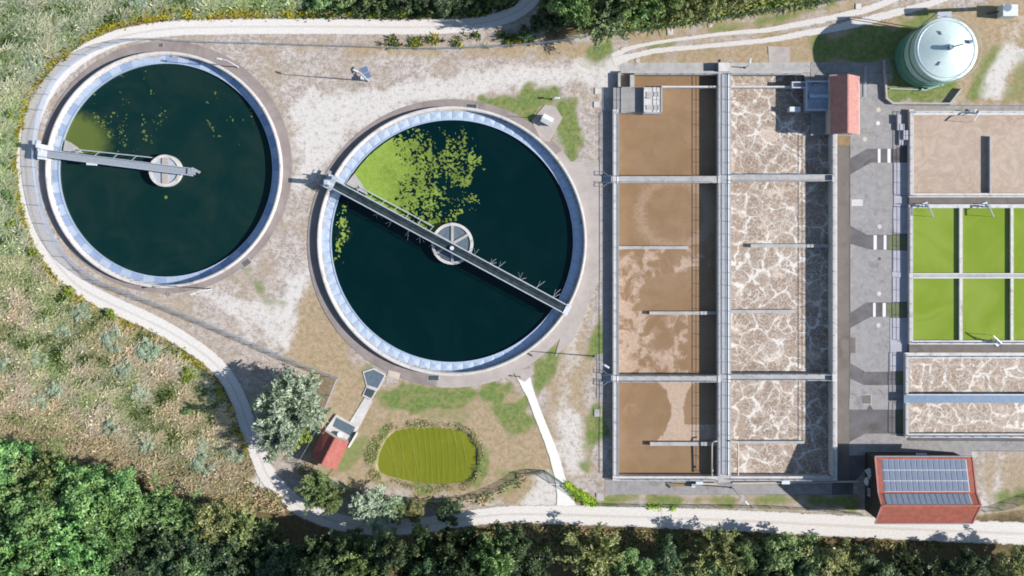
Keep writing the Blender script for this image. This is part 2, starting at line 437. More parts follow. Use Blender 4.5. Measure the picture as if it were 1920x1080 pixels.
def water_mat(name, c1, c2, rough=0.12, kind='plain', bump=0.15, bscale=2.0, spec=0.5):
    t = NT(name)
    n = t.noise(0.12, 4, 0.6, dist=1.0)
    col = t.mix(t.ramp(n, 0.38, 0.68), c1, c2)
    rr = rough
    if kind == 'silt':
        at = t.attr('mask'); sep = t.n('ShaderNodeSeparateColor'); t.l(at.outputs['Color'], sep.inputs[0])
        nn = t.noise(0.8, 5, 0.7)
        w = t.ramp(t.math('MULTIPLY_ADD', nn, 0.6, sep.outputs[0]), 0.55, 1.15)
        col = t.mix(w, col, lin(96, 110, 54))
    if kind == 'sludge':            # brown liquor with scum drifting on it
        at = t.attr('mask'); sep = t.n('ShaderNodeSeparateColor'); t.l(at.outputs['Color'], sep.inputs[0])
        wv = t.n('ShaderNodeTexNoise'); wv.inputs['Scale'].default_value = 0.25; wv.inputs['Detail'].default_value = 3
        t.l(t.geo.outputs['Position'], wv.inputs['Vector'])
        off = t.n('ShaderNodeVectorMath', operation='MULTIPLY_ADD')
        t.l(wv.outputs['Color'], off.inputs[0]); off.inputs[1].default_value = (4, 4, 0); t.l(t.geo.outputs['Position'], off.inputs[2])
        f = t.noise(0.42, 5, 0.62, off.outputs[0])
        f2 = t.noise(2.4, 5, 0.75, off.outputs[0])
        scum = t.ramp(t.math('ADD', t.math('MULTIPLY', f, 0.9), t.math('MULTIPLY_ADD', sep.outputs[0], 0.9, 0.0)), 0.89, 1.03)
        film = t.ramp(t.math('ADD', t.math('MULTIPLY', f2, 0.8), t.math('MULTIPLY', sep.outputs[1], 0.6)), 0.60, 0.86, 0, 0.8)
        col = t.mix(t.ramp(f, 0.35, 0.6, 0.45, 0), col, lin(136, 104, 72))
        col = t.mix(film, col, lin(176, 148, 122))
        sc = t.mix(t.ramp(f2, 0.35, 0.65), lin(190, 164, 142), lin(205, 181, 160))
        col = t.mix(t.math('MULTIPLY', scum, 0.92), col, sc)
        rim = t.ramp(t.math('ADD', t.math('MULTIPLY', f, 0.9), t.math('MULTIPLY', sep.outputs[0], 0.9)), 0.89, 0.93)
        col = t.mix(t.math('MULTIPLY', t.math('SUBTRACT', rim, scum), 0.35), col, lin(140, 106, 74))
        dk = t.noise(0.9, 6, 0.7, off.outputs[0], 2.0)
        col = t.mix(t.math('MULTIPLY', scum, t.ramp(t.math('ABSOLUTE', t.math('SUBTRACT', dk, 0.5)), 0.0, 0.03, 0.75, 0.0)), col, lin(158, 124, 94))
        solid = t.ramp(t.math('MULTIPLY_ADD', t.math('MULTIPLY_ADD', f, 0.35, f2), 0.42, sep.outputs[2]), 0.74, 1.02, 0, 0.9)
        col = t.mix(solid, col, sc)
        rr = t.mix(0.0, (0.35,) * 3 + (1,), (0.35,) * 3 + (1,))
        rr = 0.4
    if kind == 'foam':              # aerated: white veins round boiling cells
        wv = t.n('ShaderNodeTexNoise'); wv.inputs['Scale'].default_value = 0.55; wv.inputs['Detail'].default_value = 5
        wv.inputs['Roughness'].default_value = 0.62
        t.l(t.geo.outputs['Position'], wv.inputs['Vector'])
        def warp(k):
            off = t.n('ShaderNodeVectorMath', operation='MULTIPLY_ADD')
            t.l(wv.outputs['Color'], off.inputs[0]); off.inputs[1].default_value = (k, k, 0); t.l(t.geo.outputs['Position'], off.inputs[2])
            return off.outputs[0]
        def ridge(sc_, k, lo, hi, det=3):
            nn = t.noise(sc_, det, 0.55, warp(k))
            return t.ramp(t.math('ABSOLUTE', t.math('SUBTRACT', nn, 0.5)), lo, hi, 1, 0)
        big = t.noise(0.13, 3, 0.5); fine = t.noise(3.2, 6, 0.78, warp(2.5)); wob = t.noise(0.5, 4, 0.6)
        wv2 = t.n('ShaderNodeTexNoise'); wv2.inputs['Scale'].default_value = 1.7; wv2.inputs['Detail'].default_value = 4
        t.l(t.geo.outputs['Position'], wv2.inputs['Vector'])
        def warp2(k, k2):
            off = t.n('ShaderNodeVectorMath', operation='MULTIPLY_ADD')
            t.l(wv2.outputs['Color'], off.inputs[0]); off.inputs[1].default_value = (k2, k2, 0); t.l(warp(k), off.inputs[2])
            return off.outputs[0]
        va = t.voro(0.31, 'DISTANCE_TO_EDGE', warp2(1.9, .9))
        vb = t.voro(0.62, 'DISTANCE_TO_EDGE', warp2(1.5, .8))
        vd = t.voro(1.5, 'DISTANCE_TO_EDGE', warp2(1.2, .6))
        a = t.ramp(t.math('SUBTRACT', va, t.ramp(wob, 0.4, 0.7, -0.012, 0.04)), 0.0, 0.045, 1, 0)
        halo = t.ramp(va, 0.0, 0.2, 0.36, 0)
        b_ = t.math('MULTIPLY', t.ramp(t.math('SUBTRACT', vb, t.ramp(wob, 0.4, 0.65, -0.03, 0.02)), 0.0, 0.06, 1, 0), t.ramp(big, 0.4, 0.62, 0.15, 0.9))
        c = t.math('MULTIPLY', t.ramp(vd, 0.0, 0.09, 1, 0), t.ramp(fine, 0.36, 0.58, 0.05, 0.75))
        c2 = t.math('MULTIPLY', ridge(2.2, 2.5, 0.0, 0.03), t.ramp(fine, 0.42, 0.6, 0.0, 0.55))
        c2 = t.math('MAXIMUM', c2, t.math('MULTIPLY', halo, t.ramp(fine, 0.38, 0.6, 0.2, 1.0)))
        m = t.math('MAXIMUM', t.math('MAXIMUM', a, b_), t.math('MAXIMUM', c, c2))
        m = t.math('MULTIPLY', m, t.ramp(fine, 0.22, 0.52, 0.45, 1.0))
        pale = t.ramp(t.noise(0.2, 4, 0.6, warp(1.5)), 0.60, 0.66, 0, 0.75)
        col = t.mix(pale, col, lin(206, 182, 160))
        col = t.mix(t.ramp(fine, 0.52, 0.7, 0, 0.35), col, lin(194, 172, 150))
        col = t.mix(t.ramp(fine, 0.45, 0.3, 0, 0.35), col, lin(140, 112, 88))
        col = t.mix(t.math('MULTIPLY', m, 0.95), col, lin(232, 224, 214))
        rr = 0.55
    if kind == 'swirl':
        w = t.noise(0.30, 5, 0.6, None, 3.5); w2 = t.noise(1.6, 4, 0.7, None, 1.5)
        col = t.mix(t.ramp(w, 0.4, 0.66, 0, 0.55), col, lin(202, 180, 160))
        col = t.mix(t.ramp(w2, 0.5, 0.7, 0, 0.35), col, lin(208, 188, 168))
        rr = 0.4
    bn = t.noise(bscale, 3, 0.6)
    return t.done(t.bsdf(col, rr, 0, spec, t.bump(bn, bump, 0.04)))
M['w_dark1'] = water_mat('w_dark1', lin(12, 44, 42), lin(28, 50, 46), 0.08, 'silt', 0.02, 2.0, 0.2)
M['w_dark2'] = water_mat('w_dark2', lin(0, 30, 32), lin(4, 34, 34), 0.08, 'silt', 0.02, 2.0, 0.2)
M['w_sludge'] = water_mat('w_sludge', lin(150, 119, 84), lin(156, 126, 95), 0.4, 'sludge', 0.3, 3.0)
M['w_foam'] = water_mat('w_foam', lin(144, 120, 100), lin(156, 133, 113), 0.5, 'foam', 0.4, 3.0)
M['w_tan'] = water_mat('w_tan', lin(168, 146, 126), lin(178, 156, 138), 0.4, 'swirl', 0.15, 1.5)
M['w_green'] = water_mat('w_green', lin(130, 152, 40), lin(144, 162, 62), 0.12, 'plain', 0.05)
M['w_pond'] = water_mat('w_pond', lin(122, 128, 24), lin(132, 136, 36), 0.12, 'plain', 0.05)
def duck_mat(name, c1, c2):
    t = NT(name); n = t.noise(1.2, 5, 0.7)
    c1 = t.mix(t.attr('col').outputs['Fac'], tuple(v * .38 for v in c1[:3]) + (1,), c1)
    c2 = t.mix(t.attr('col').outputs['Fac'], tuple(v * .45 for v in c2[:3]) + (1,), c2)
    return t.done(t.bsdf(t.mix(t.ramp(n, 0.3, 0.7), c1, c2), 0.8, 0, 0.2))
M['duck'] = duck_mat('duck', lin(140, 166, 58), lin(160, 184, 84))
M['fleck'] = duck_mat('fleck', lin(96, 116, 50), lin(140, 156, 74))
def panel_mat():
    t = NT('pv_cell')
    n = t.noise(1.5, 3, 0.5)
    col = t.mix(n, lin(128, 136, 156), lin(148, 156, 174))
    return t.done(t.bsdf(col, 0.25, 0.1, 0.6))
M['pv'] = panel_mat()

# ------------------------------------------------------------------ ground
POND = [(704, 872), (708, 848), (720, 824), (738, 806), (765, 800), (815, 799), (860, 803), (886, 817), (896, 842), (896, 872), (888, 896), (868, 909), (825, 913), (770, 907), (726, 897), (708, 887)]
T1 = P(306, 318, 1.1); R1 = 222 * S * (H - 1.1) / H
T2 = P(847, 452, 1.1); R2 = 253 * S * (H - 1.1) / H
ROAD = [(1015, -26, 29), (988, 8, 29), (955, 29, 28), (905, 43, 28), (850, 49, 29), (760, 51, 30), (640, 50, 31), (480, 50, 31), (400, 51, 31), (330, 53, 31),
        (270, 60, 31), (215, 73, 32), (160, 99, 34), (112, 138, 35), (78, 184, 35), (57, 235, 36), (48, 290, 37), (51, 345, 37), (62, 405, 36), (83, 458, 36),
        (113, 503, 36), (152, 540, 35), (200, 566, 34), (255, 591, 34), (305, 615, 33), (352, 643, 32), (398, 677, 32), (428, 712, 32), (450, 755, 33),
        (468, 808, 34), (484, 850, 34), (503, 893, 36), (535, 930, 38), (575, 956, 36), (625, 976, 34), (680, 986, 33), (730, 989, 33), (795, 984, 32), (850, 976, 32),
        (905, 968, 32), (960, 964, 34), (1040, 965, 37), (1120, 967, 39), (1250, 971, 42), (1400, 977, 43), (1600, 987, 44), (1750, 994, 44), (1980, 1003, 46)]
FENCE_W = [(1098, 70), (1040, 80), (960, 87), (850, 92), (790, 93), (700, 90), (600, 87), (480, 83), (390, 81), (300, 76), (255, 76), (200, 88), (150, 112), (108, 150), (83, 200), (72, 250), (69, 300),
           (74, 350), (85, 400), (104, 447), (134, 488), (176, 520), (208, 536), (300, 571), (400, 611), (480, 645), (560, 680), (634, 708)]
FENCE_N = [(1160, 61), (1240, 53), (1330, 39), (1440, 22), (1575, 2), (1620, -12)]
FENCE_S = [(561, 868), (600, 884), (640, 908), (720, 928), (830, 936), (900, 928), (955, 906), (984, 888)]

def ground():
    fx = np.arange(-96, 96.01, 0.36); fy = np.arange(-66, 52.01, 0.36)
    ext = np.array([3, 8, 18, 40, 90, 200, 500, 1200, 2500.])
    xs = np.concatenate([fx[0] - ext[::-1], fx, fx[-1] + ext])
    ys = np.concatenate([fy[0] - ext[::-1], fy, fy[-1] + ext])
    X, Y = np.meshgrid(xs, ys)
    PX = X / S + NX; PY = NY - Y / S
    Z = (fbm(X * 0.15, Y * 0.15, 3) - 0.5) * 0.10
    dp = sdf(POND, PX, PY)
    Z = Z * sstep(0, 8, np.abs(dp) + 0)
    Z = np.where(dp < 30, Z - 1.0 * sstep(4, -12, dp), Z)
    # keep it level under the built area
    flat = (PX > 1120) & (PY > 100) & (PY < 950)
    Z = np.where(flat, np.minimum(Z, 0.0) * 0.2 - 0.004, Z - 0.05 * (dp > 6))
    g = np.zeros(X.shape); d = np.zeros(X.shape); w = np.zeros(X.shape); s = np.zeros(X.shape)
    warp = (fbm(X * .35, Y * .35, 5) - .5) * 62
    def patch(arr, poly, amt=1.0, soft=8):
        np.maximum(arr, amt * sstep(soft * 2.4, -soft * 2.0, sdf(poly, PX, PY) + warp), out=arr)
    # outside the plant: soil under scrub
    inside = [(250, 74)] + [(x, y) for x, y in FENCE_W[::-1][::1]][0:0]
    line = [(1990, 940), (1840, 958), (1640, 965), (1560, 955), (1250, 946), (1115, 943), (1060, 912), (984, 890)] + FENCE_S[::-1] + FENCE_W[::-1] + [(1098, 70), (1160, 60), (1240, 52), (1330, 38), (1440, 20), (1600, -8), (1990, -8)]
    si = sdf(line, PX, PY)
    rd = ldist([(a, b) for a, b, c in ROAD], PX, PY)
    s = sstep(2, 12, si) * np.where(rd < 22, 0.55, 1.0)
    loop = [(a, b) for a, b, c in ROAD if not a > 1100]
    s = s * sstep(-4, 14, sdf(loop, PX, PY))
    # dry grass
    for poly, a in [([(560, 505), (600, 560), (660, 660), (690, 700), (650, 790), (600, 720), (540, 660)], 1.0),
                    ([(700, 725), (960, 715), (1040, 830), (1050, 890), (985, 940), (820, 935), (650, 905), (560, 868), (655, 700)], 1.0),
                    ([(1010, 690), (1065, 600), (1110, 560), (1120, 900), (1060, 905), (1040, 800)], 0.62),
                    ([(1170, 105), (1660, 45), (1660, 118), (1165, 118)], 0.9), ([(1175, 60), (1600, 0), (1680, 20), (1440, 62), (1180, 92)], 0.7),
                    ([(600, 70), (860, 92), (1098, 72), (1150, 60), (1100, 120), (860, 106), (560, 92)], 0.75),
                    ([(1660, 30), (1990, 0), (1990, 200), (1800, 195), (1660, 110)], 1.0), ([(0, 800), (150, 830), (330, 900), (520, 930), (520, 900), (440, 880), (250, 840), (0, 780)], 0.9),
                    ([(260, 895), (520, 905), (540, 960), (440, 960)], 0.9),
                    ([(1130, 925), (1600, 928), (1600, 950), (1130, 946)], 0.8), ([(1825, 845), (1990, 845), (1990, 960), (1830, 970)], 0.55),
                    ([(1270, 0), (1560, -20), (1560, 10), (1270, 56)], 0.5), ([(540, 560), (430, 690), (360, 640), (200, 560)], 0.25)]:
        patch(d, poly, a, 12)
    for poly, a in [([(905, 188), (960, 172), (1050, 168), (1055, 185), (1010, 200), (995, 226), (960, 220)], 0.9),
                    ([(1052, 195), (1083, 190), (1088, 300), (1064, 302), (1040, 262)], 0.85),
                    ([(1105, 85), (1150, 70), (1150, 92), (1130, 118), (1112, 118)], 0.8), ([(1210, 85), (1262, 80), (1262, 90), (1212, 97)], 0.75),
                    ([(715, 735), (830, 728), (960, 712), (975, 740), (880, 758), (720, 768)], 0.95),
                    ([(915, 760), (985, 745), (1010, 800), (985, 822), (930, 800)], 0.85), ([(1003, 680), (1045, 655), (1035, 690), (1010, 735), (998, 720)], 0.95),
                    ([(1100, 640), (1130, 590), (1132, 660), (1104, 668)], 0.9), ([(1098, 760), (1110, 742), (1130, 745), (1130, 830), (1100, 880)], 0.8),
                    ([(1132, 926), (1598, 930), (1598, 946), (1132, 945)], 0.72), ([(1664, 110), (1700, 100), (1805, 150), (1800, 168), (1782, 194), (1676, 194), (1664, 184)], 0.9),
                    ([(1330, 55), (1440, 28), (1560, 5), (1560, 25), (1440, 45), (1340, 66)], 0.75), ([(1680, 30), (1770, 20), (1720, 60), (1680, 70)], 0.7),
                    ([(1800, 165), (1850, 110), (1870, 90), (1850, 140), (1830, 195), (1800, 195)], 0.75), ([(1900, 120), (1990, 100), (1990, 195), (1880, 195)], 0.5),
                    ([(680, 690), (705, 690), (690, 720), (672, 715)], 0.8), ([(1530, 70), (1620, 55), (1690, 60), (1690, 115), (1540, 115)], 0.75),
                    ([(690, 840), (720, 810), (700, 880), (715, 900), (695, 890)], 0.9), ([(893, 830), (912, 850), (908, 890), (893, 905)], 0.8), ([(730, 900), (860, 915), (850, 925), (740, 915)], 0.7),
                    ([(640, 830), (690, 800), (680, 850), (640, 880)], 0.6), ([(780, 760), (900, 756), (900, 790), (800, 785)], 0.45), ([(1860, 930), (1990, 880), (1990, 940), (1870, 950)], 0.7),
                    ([(455, 500), (470, 515), (505, 560), (560, 566), (565, 574), (500, 570), (462, 522)], 0.62), ([(640, 158), (668, 148), (690, 160), (672, 172), (645, 168)], 0.6), ([(700, 120), (735, 128), (740, 150), (712, 150)], 0.42), ([(930, 880), (985, 865), (985, 930), (930, 935)], 0.5)]:
        patch(g, poly, a, 9)
    for poly, a in [([(1110, 115), (1175, 88), (1165, 125), (1150, 200), (1128, 200), (1090, 150), (930, 155), (960, 120)], 0.72), ([(1828, 172), (1862, 120), (1890, 92), (1910, 105), (1882, 150), (1868, 180)], 0.95),
                    ([(985, 945), (1000, 905), (1030, 898), (1062, 930), (1075, 955), (990, 958)], 0.9), ([(470, 905), (500, 890), (555, 935), (540, 950), (480, 930)], 0.9),
                    ([(1045, 775), (1095, 765), (1105, 890), (1062, 900)], 0.6), ([(1075, 590), (1108, 560), (1095, 660), (1055, 760), (1045, 700)], 0.5), ([(545, 170), (720, 165), (860, 150), (960, 120), (1100, 120), (1100, 150), (940, 178), (760, 190), (660, 250), (600, 320), (560, 345), (548, 260)], 0.72), ([(700, 95), (900, 105), (1000, 100), (1000, 125), (860, 130), (700, 120)], 0.4),
                    ([(1835, 850), (1850, 850), (1848, 950), (1836, 950)], 0.8), ([(1868, 850), (1885, 850), (1872, 945), (1858, 945)], 0.7), ([(500, 600), (540, 500), (590, 450), (575, 560), (540, 650)], 0.75),
                    ([(380, 550), (520, 560), (535, 640), (470, 630)], 0.65), ([(540, 520), (560, 480), (590, 450), (590, 520)], 0.3), ([(1870, 30), (1990, 30), (1990, 55), (1880, 60)], 0.5)]:
        patch(w, poly, a, 12)
    far = sstep(30, 150, np.maximum.reduce([-PX, PX - 1920, -PY, PY - 1080]))
    g = np.maximum(g, .8 * far)
    s = np.where(g > 0.4, s * 0.3, s)
    col = np.stack([g, d, w, s], -1).reshape(-1, 4)
    V = np.stack([X, Y, Z], -1).reshape(-1, 3)
    ny, nx = X.shape
    I = np.arange(ny * nx).reshape(ny, nx)
    F = np.stack([I[:-1, :-1], I[:-1, 1:], I[1:, 1:], I[1:, :-1]], -1).reshape(-1, 4)
    cx = (X[:-1, :-1] + X[1:, 1:]).ravel() / 2; cy = (Y[:-1, :-1] + Y[1:, 1:]).ravel() / 2
    def inrect(a, b):
        return (cx > min(a.x, b.x)) & (cx < max(a.x, b.x)) & (cy > min(a.y, b.y)) & (cy < max(a.y, b.y))
    hole = inrect(P(1155, 212, 1.15), P(1562, 895, 1.15)) | inrect(P(1190, 138, 1.15), P(1510, 220, 1.15)) | inrect(P(1710, 214, .9), P(2044, 818, .9))
    hole |= np.hypot(cx - T1.x, cy - T1.y) < R1 - 0.55
    hole |= np.hypot(cx - T2.x, cy - T2.y) < R2 - 0.55
    me = np_mesh('ground', V, F[~hole], M['ground'], col, 'mask')
    me.shade_smooth()
    tag(link('ground', me), kind='structure')
ground()

def ribbon(name, pts, z, mat, jit=0.0, step=0.5):
    """pts: (px, py, width px) draped just above the ground"""
    sp = spline([(P(a, b).x, P(a, b).y, w * S) for a, b, w in pts], step)
    xy = np.array(sp); n = len(xy); m = 9
    t = np.gradient(xy[:, :2], axis=0); t /= np.linalg.norm(t, axis=1)[:, None]
    nr = np.stack([-t[:, 1], t[:, 0]], -1)
    V = []; UV = []
    L = np.concatenate([[0], np.cumsum(np.linalg.norm(np.diff(xy[:, :2], axis=0), axis=1))])
    for j in range(m):
        u = j / (m - 1)
        q = xy[:, :2] + nr * ((u - 0.5) * xy[:, 2:3])
        V.append(np.concatenate([q, np.full((n, 1), z)], 1)); UV.append(np.stack([np.full(n, u), L], -1))
    V = np.stack(V, 1).reshape(-1, 3); UV = np.stack(UV, 1).reshape(-1, 2)
    I = np.arange(n * m).reshape(n, m)
    F = np.stack([I[:-1, :-1], I[:-1, 1:], I[1:, 1:], I[1:, :-1]], -1).reshape(-1, 4)[:, ::-1]
    me = np_mesh(name, V, F, mat)
    uv = me.uv_layers.new(name='UVMap')
    li = np.empty(len(me.loops), dtype=np.int32); me.loops.foreach_get('vertex_index', li)
    uv.data.foreach_set('uv', UV[li].astype(np.float32).ravel())
    return tag(link(name, me), kind='structure')
# road sits clear of the slight waviness of the ground sheet
ribbon('road', ROAD, 0.03, M['road'])
ribbon('path', [(980, 700, 30), (985, 716, 24), (997, 745, 17), (1012, 785, 17), (1030, 830, 18), (1043, 868, 20), (1052, 905, 22), (1060, 935, 34), (1062, 958, 44)], 0.024, M['chalk'])
ribbon('path', [(1150, 108, 18), (1175, 92, 10), (1230, 80, 7), (1300, 70, 7), (1370, 62, 8), (1440, 56, 10), (1500, 45, 12), (1565, 33, 14), (1630, 16, 14), (1680, -4, 14), (1720, -22, 14)], 0.02, M['rut'])
ribbon('path', [(1150, 116, 20), (1190, 104, 12), (1240, 94, 11), (1320, 87, 9), (1440, 75, 11), (1500, 64, 13), (1548, 56, 14), (1620, 40, 18), (1670, 26, 16), (1740, 8, 14), (1800, -14, 14)], 0.024, M['rut'])

def sheet(name, pts, z, mat, thick=0.0):
    q = [P(a, b, z) for a, b in pts]
    m = MB()
    if thick: m.prism([(p.x, p.y) for p in q], z - thick, z)
    else:
        n = len(q)
        a = sum(q[i].x * q[(i + 1) % n].y - q[(i + 1) % n].x * q[i].y for i in range(n))
        if a < 0: q = q[::-1]
        m.add(q, [tuple(range(n))])
    return tag(m.build(name, mat), kind='structure')

def ring_walk(c, r0, r1, z, mat, a0, a1, n=96, dr=(0, 0)):
    m = MB(); vs = []; fs = []
    for i in range(n + 1):
        a = a0 + (a1 - a0) * i / n
        vs.append((c.x + r0 * math.cos(a), c.y + r0 * math.sin(a), z))
        vs.append((c.x + dr[0] + r1 * math.cos(a), c.y + dr[1] + r1 * math.sin(a), z))
    for i in range(n): fs.append((2 * i, 2 * i + 1, 2 * i + 3, 2 * i + 2))
    m.add(vs, fs)
    return tag(m.build('pavement', mat), kind='structure')
ring_walk(T1, R1 - .3, R1 + 1.35, 0.036, M['walk_ring'], 0, 2 * math.pi, 128, (0.1, 0.45))
ring_walk(T2, R2 - .3, R2 + 1.6, 0.036, M['walk_ring'], R_(40), R_(264), 96, (-0.1, -0.35))
ring_walk(T2, R2 - .3, R2 + 1.65, 0.036, M['walk_pale'], R_(-96), R_(40), 64, (-0.1, -0.35))
sheet('pavement', [(1066, 303), (1127, 303), (1129, 520), (1112, 548), (1096, 590), (1072, 640), (1040, 670), (1060, 600), (1085, 530), (1098, 455), (1092, 380)], 0.03, M['walk_pale'])
sheet('pavement', [(997, 226), (1022, 196), (1042, 201), (1055, 221), (1030, 266), (1014, 262)], 0.042, M['walk_pale'])
sheet('pavement', [(962, 694), (996, 690), (1002, 700), (984, 716), (968, 708)], 0.05, M['walk_pale'])
sheet('pavement', [(684, 745), (699, 752), (668, 812), (650, 800)], 0.04, M['concrete_light'])
# yard round the basins
sheet('pavement', [(1163, 118), (1660, 117), (1660, 190), (1675, 197), (1990, 197), (1990, 214), (1704, 214), (1704, 812), (1990, 826), (1990, 846), (1822, 846), (1822, 856),
                   (1640, 862), (1600, 905), (1600, 928), (1134, 927), (1134, 898), (1150, 898), (1566, 896), (1566, 205), (1560, 137), (1165, 137)], 0.012, M['asphalt'])
sheet('pavement', [(1131, 205), (1126, 205), (1126, 310), (1131, 700), (1150, 700), (1150, 205)], 0.016, M['concrete_yard'])
sheet('pavement', [(1119, 664), (1137, 662), (1137, 748), (1119, 746)], 0.02, M['concrete_yard'])
sheet('pavement', [(1163, 118), (1520, 117), (1520, 136), (1163, 136)], 0.02, M['concrete'])
sheet('pavement', [(1128, 184), (1164, 184), (1164, 207), (1128, 207)], 0.018, M['concrete'])
sheet('pavement', [(1134, 900), (1560, 900), (1560, 927), (1134, 927)], 0.02, M['concrete_yard'])
sheet('pavement', [(1571, 254), (1592, 254), (1592, 904), (1571, 904)], 0.02, M['asphalt_brown'])
sheet('pavement', [(1440, 87), (1481, 88), (1481, 118), (1442, 118)], 0.024, M['walk_pale'])
for pts in ([(1520, 117), (1660, 117), (1660, 190), (1680, 198), (1702, 198), (1702, 272), (1678, 279), (1625, 279), (1594, 297), (1594, 255), (1520, 254)],
            [(1702, 198), (1990, 198), (1990, 208), (1702, 208)],
            [(1594, 327), (1632, 305), (1674, 305), (1674, 440), (1625, 440), (1594, 423)],
            [(1594, 457), (1632, 468), (1672, 469), (1672, 567), (1624, 567), (1594, 587)],
            [(1594, 615), (1632, 594), (1668, 594), (1668, 697), (1622, 697), (1594, 681)],
            [(1594, 710), (1620, 722), (1696, 722), (1696, 768), (1637, 768), (1630, 758), (1625, 768), (1592, 768)],
            [(1592, 829), (1622, 813), (1700, 813), (1700, 826), (1988, 828), (1988, 845), (1822, 845), (1822, 854), (1592, 854)]):
    sheet('pavement', pts, 0.06, M['concrete_yard'], 0.055)
for pts in ([(1676, 305), (1703, 305), (1703, 366), (1676, 366)], [(1673, 388), (1703, 388), (1703, 438), (1676, 438)], [(1673, 470), (1703, 470), (1703, 566), (1673, 566)],
            [(1669, 596), (1702, 596), (1702, 696), (1669, 696)], [(1676, 367), (1703, 367), (1703, 387), (1676, 387)]):
    sheet('pavement', pts, 0.064, M['concrete_lavender'], 0.055)
for pts in ([(1666, 443), (1703, 443), (1703, 467), (1666, 467)], [(1663, 569), (1702, 569), (1702, 594), (1663, 594)], [(1680, 697), (1698, 697), (1698, 721), (1680, 721)], [(1682, 770), (1697, 770), (1697, 808), (1682, 808)]):
    sheet('pavement', pts, 0.018, M['slab_moss'] if 'slab_moss' in M else M.setdefault('slab_moss', rough_mat('slab_moss', lin(112, 116, 92), lin(128, 134, 98), 1.2, 9, stain=lin(120, 145, 50), stain_amt=0.7)))
for x0, x1, y0, y1 in ((1646, 1651, 279, 305), (1664, 1670, 279, 305), (1638, 1644, 441, 468), (1657, 1662, 441, 468), (1637, 1642, 568, 594), (1655, 1661, 568, 594)):
    sheet('road_marking', [(x0, y0), (x1, y0), (x1, y1), (x0, y1)], 0.022, M['white_paint'])
sheet('pavement', [(1597, 374), (1618, 374), (1618, 386), (1597, 386)], 0.068, M['concrete_light'])
sheet('pavement', [(1569, 254), (1594, 254), (1594, 272), (1569, 272)], 0.028, M['slab_brown'])
sheet('pavement', [(1255, 905), (1284, 905), (1284, 912), (1255, 912)], 0.03, M['slab_brown'])

# ------------------------------------------------------------------ small kit
def railing(label, pts, z, h=1.05, gap=2.0, mat='galv', w=0.06, group='railings of the treatment plant'):
    """pts: photo pixels along the foot of the railing (height z)"""
    q = [P(a, b, z) for a, b in pts]
    t = thing('railing', label, 'railing', q[0], group=group)
    top = MB(); mid = MB(); low = MB()
    for a, b in zip(q[:-1], q[1:]):
        up = Vector((0, 0, 1))
        top.bar(a + up * h, b + up * h, w); mid.bar(a + up * h * .55, b + up * h * .55, w * .7); low.bar(a + up * .12, b + up * .12, .03, .12)
    top.build('top_rail', M[mat], t); mid.build('middle_rail', M[mat], t); low.build('toe_board', M[mat], t)
    me = None
    for i, (a, b) in enumerate(zip(q[:-1], q[1:])):
        n = max(1, round((b - a).length / gap))
        for k in range(n + (1 if i == len(q) - 2 else 0)):
            p = a + (b - a) * (k / n)
            if me is None:
                o = MB().bar(t.location, t.location + Vector((0, 0, h - w * .5)), w).build('post', M[mat], t); me = o.data
            else:
                o = link('post', me, t)
            o.location = p - t.location
    return t

def fence(label, pts, h=2.0, gap=2.65, wire='wire_grey', post='post_grey', group='fences round the plant'):
    sp = spline([(P(a, b).x, P(a, b).y) for a, b in pts], 0.6)
    t = thing('wire_fence', label, 'fence', (sp[0][0], sp[0][1], 0), group=group)
    vs = []; fs = []
    for i, p in enumerate(sp):
        vs += [(p[0], p[1], 0.02), (p[0], p[1], h)]
        if i: fs.append((2 * i - 2, 2 * i, 2 * i + 1, 2 * i - 1))
    MB().add(vs, fs).build('wire_mesh', M[wire], t)
    wr = MB(); wr.tube([(p[0], p[1], h) for p in sp], 0.025, 5); wr.build('top_wire', M[post], t)
    me = MB().tube([t.location, t.location + Vector((0, 0, h + .12))], 0.05, 6)
    first = None; acc = 0; last = None; cnt = 0
    for p in sp:
        if last is not None: acc += math.hypot(p[0] - last[0], p[1] - last[1])
        if last is None or acc >= gap:
            acc = 0; cnt += 1
            if first is None: first = me.build('post', M[post], t); o = first
            else: o = link('post', first.data, t)
            o.location = (p[0] - t.location.x, p[1] - t.location.y, 0)
        last = p
    return t

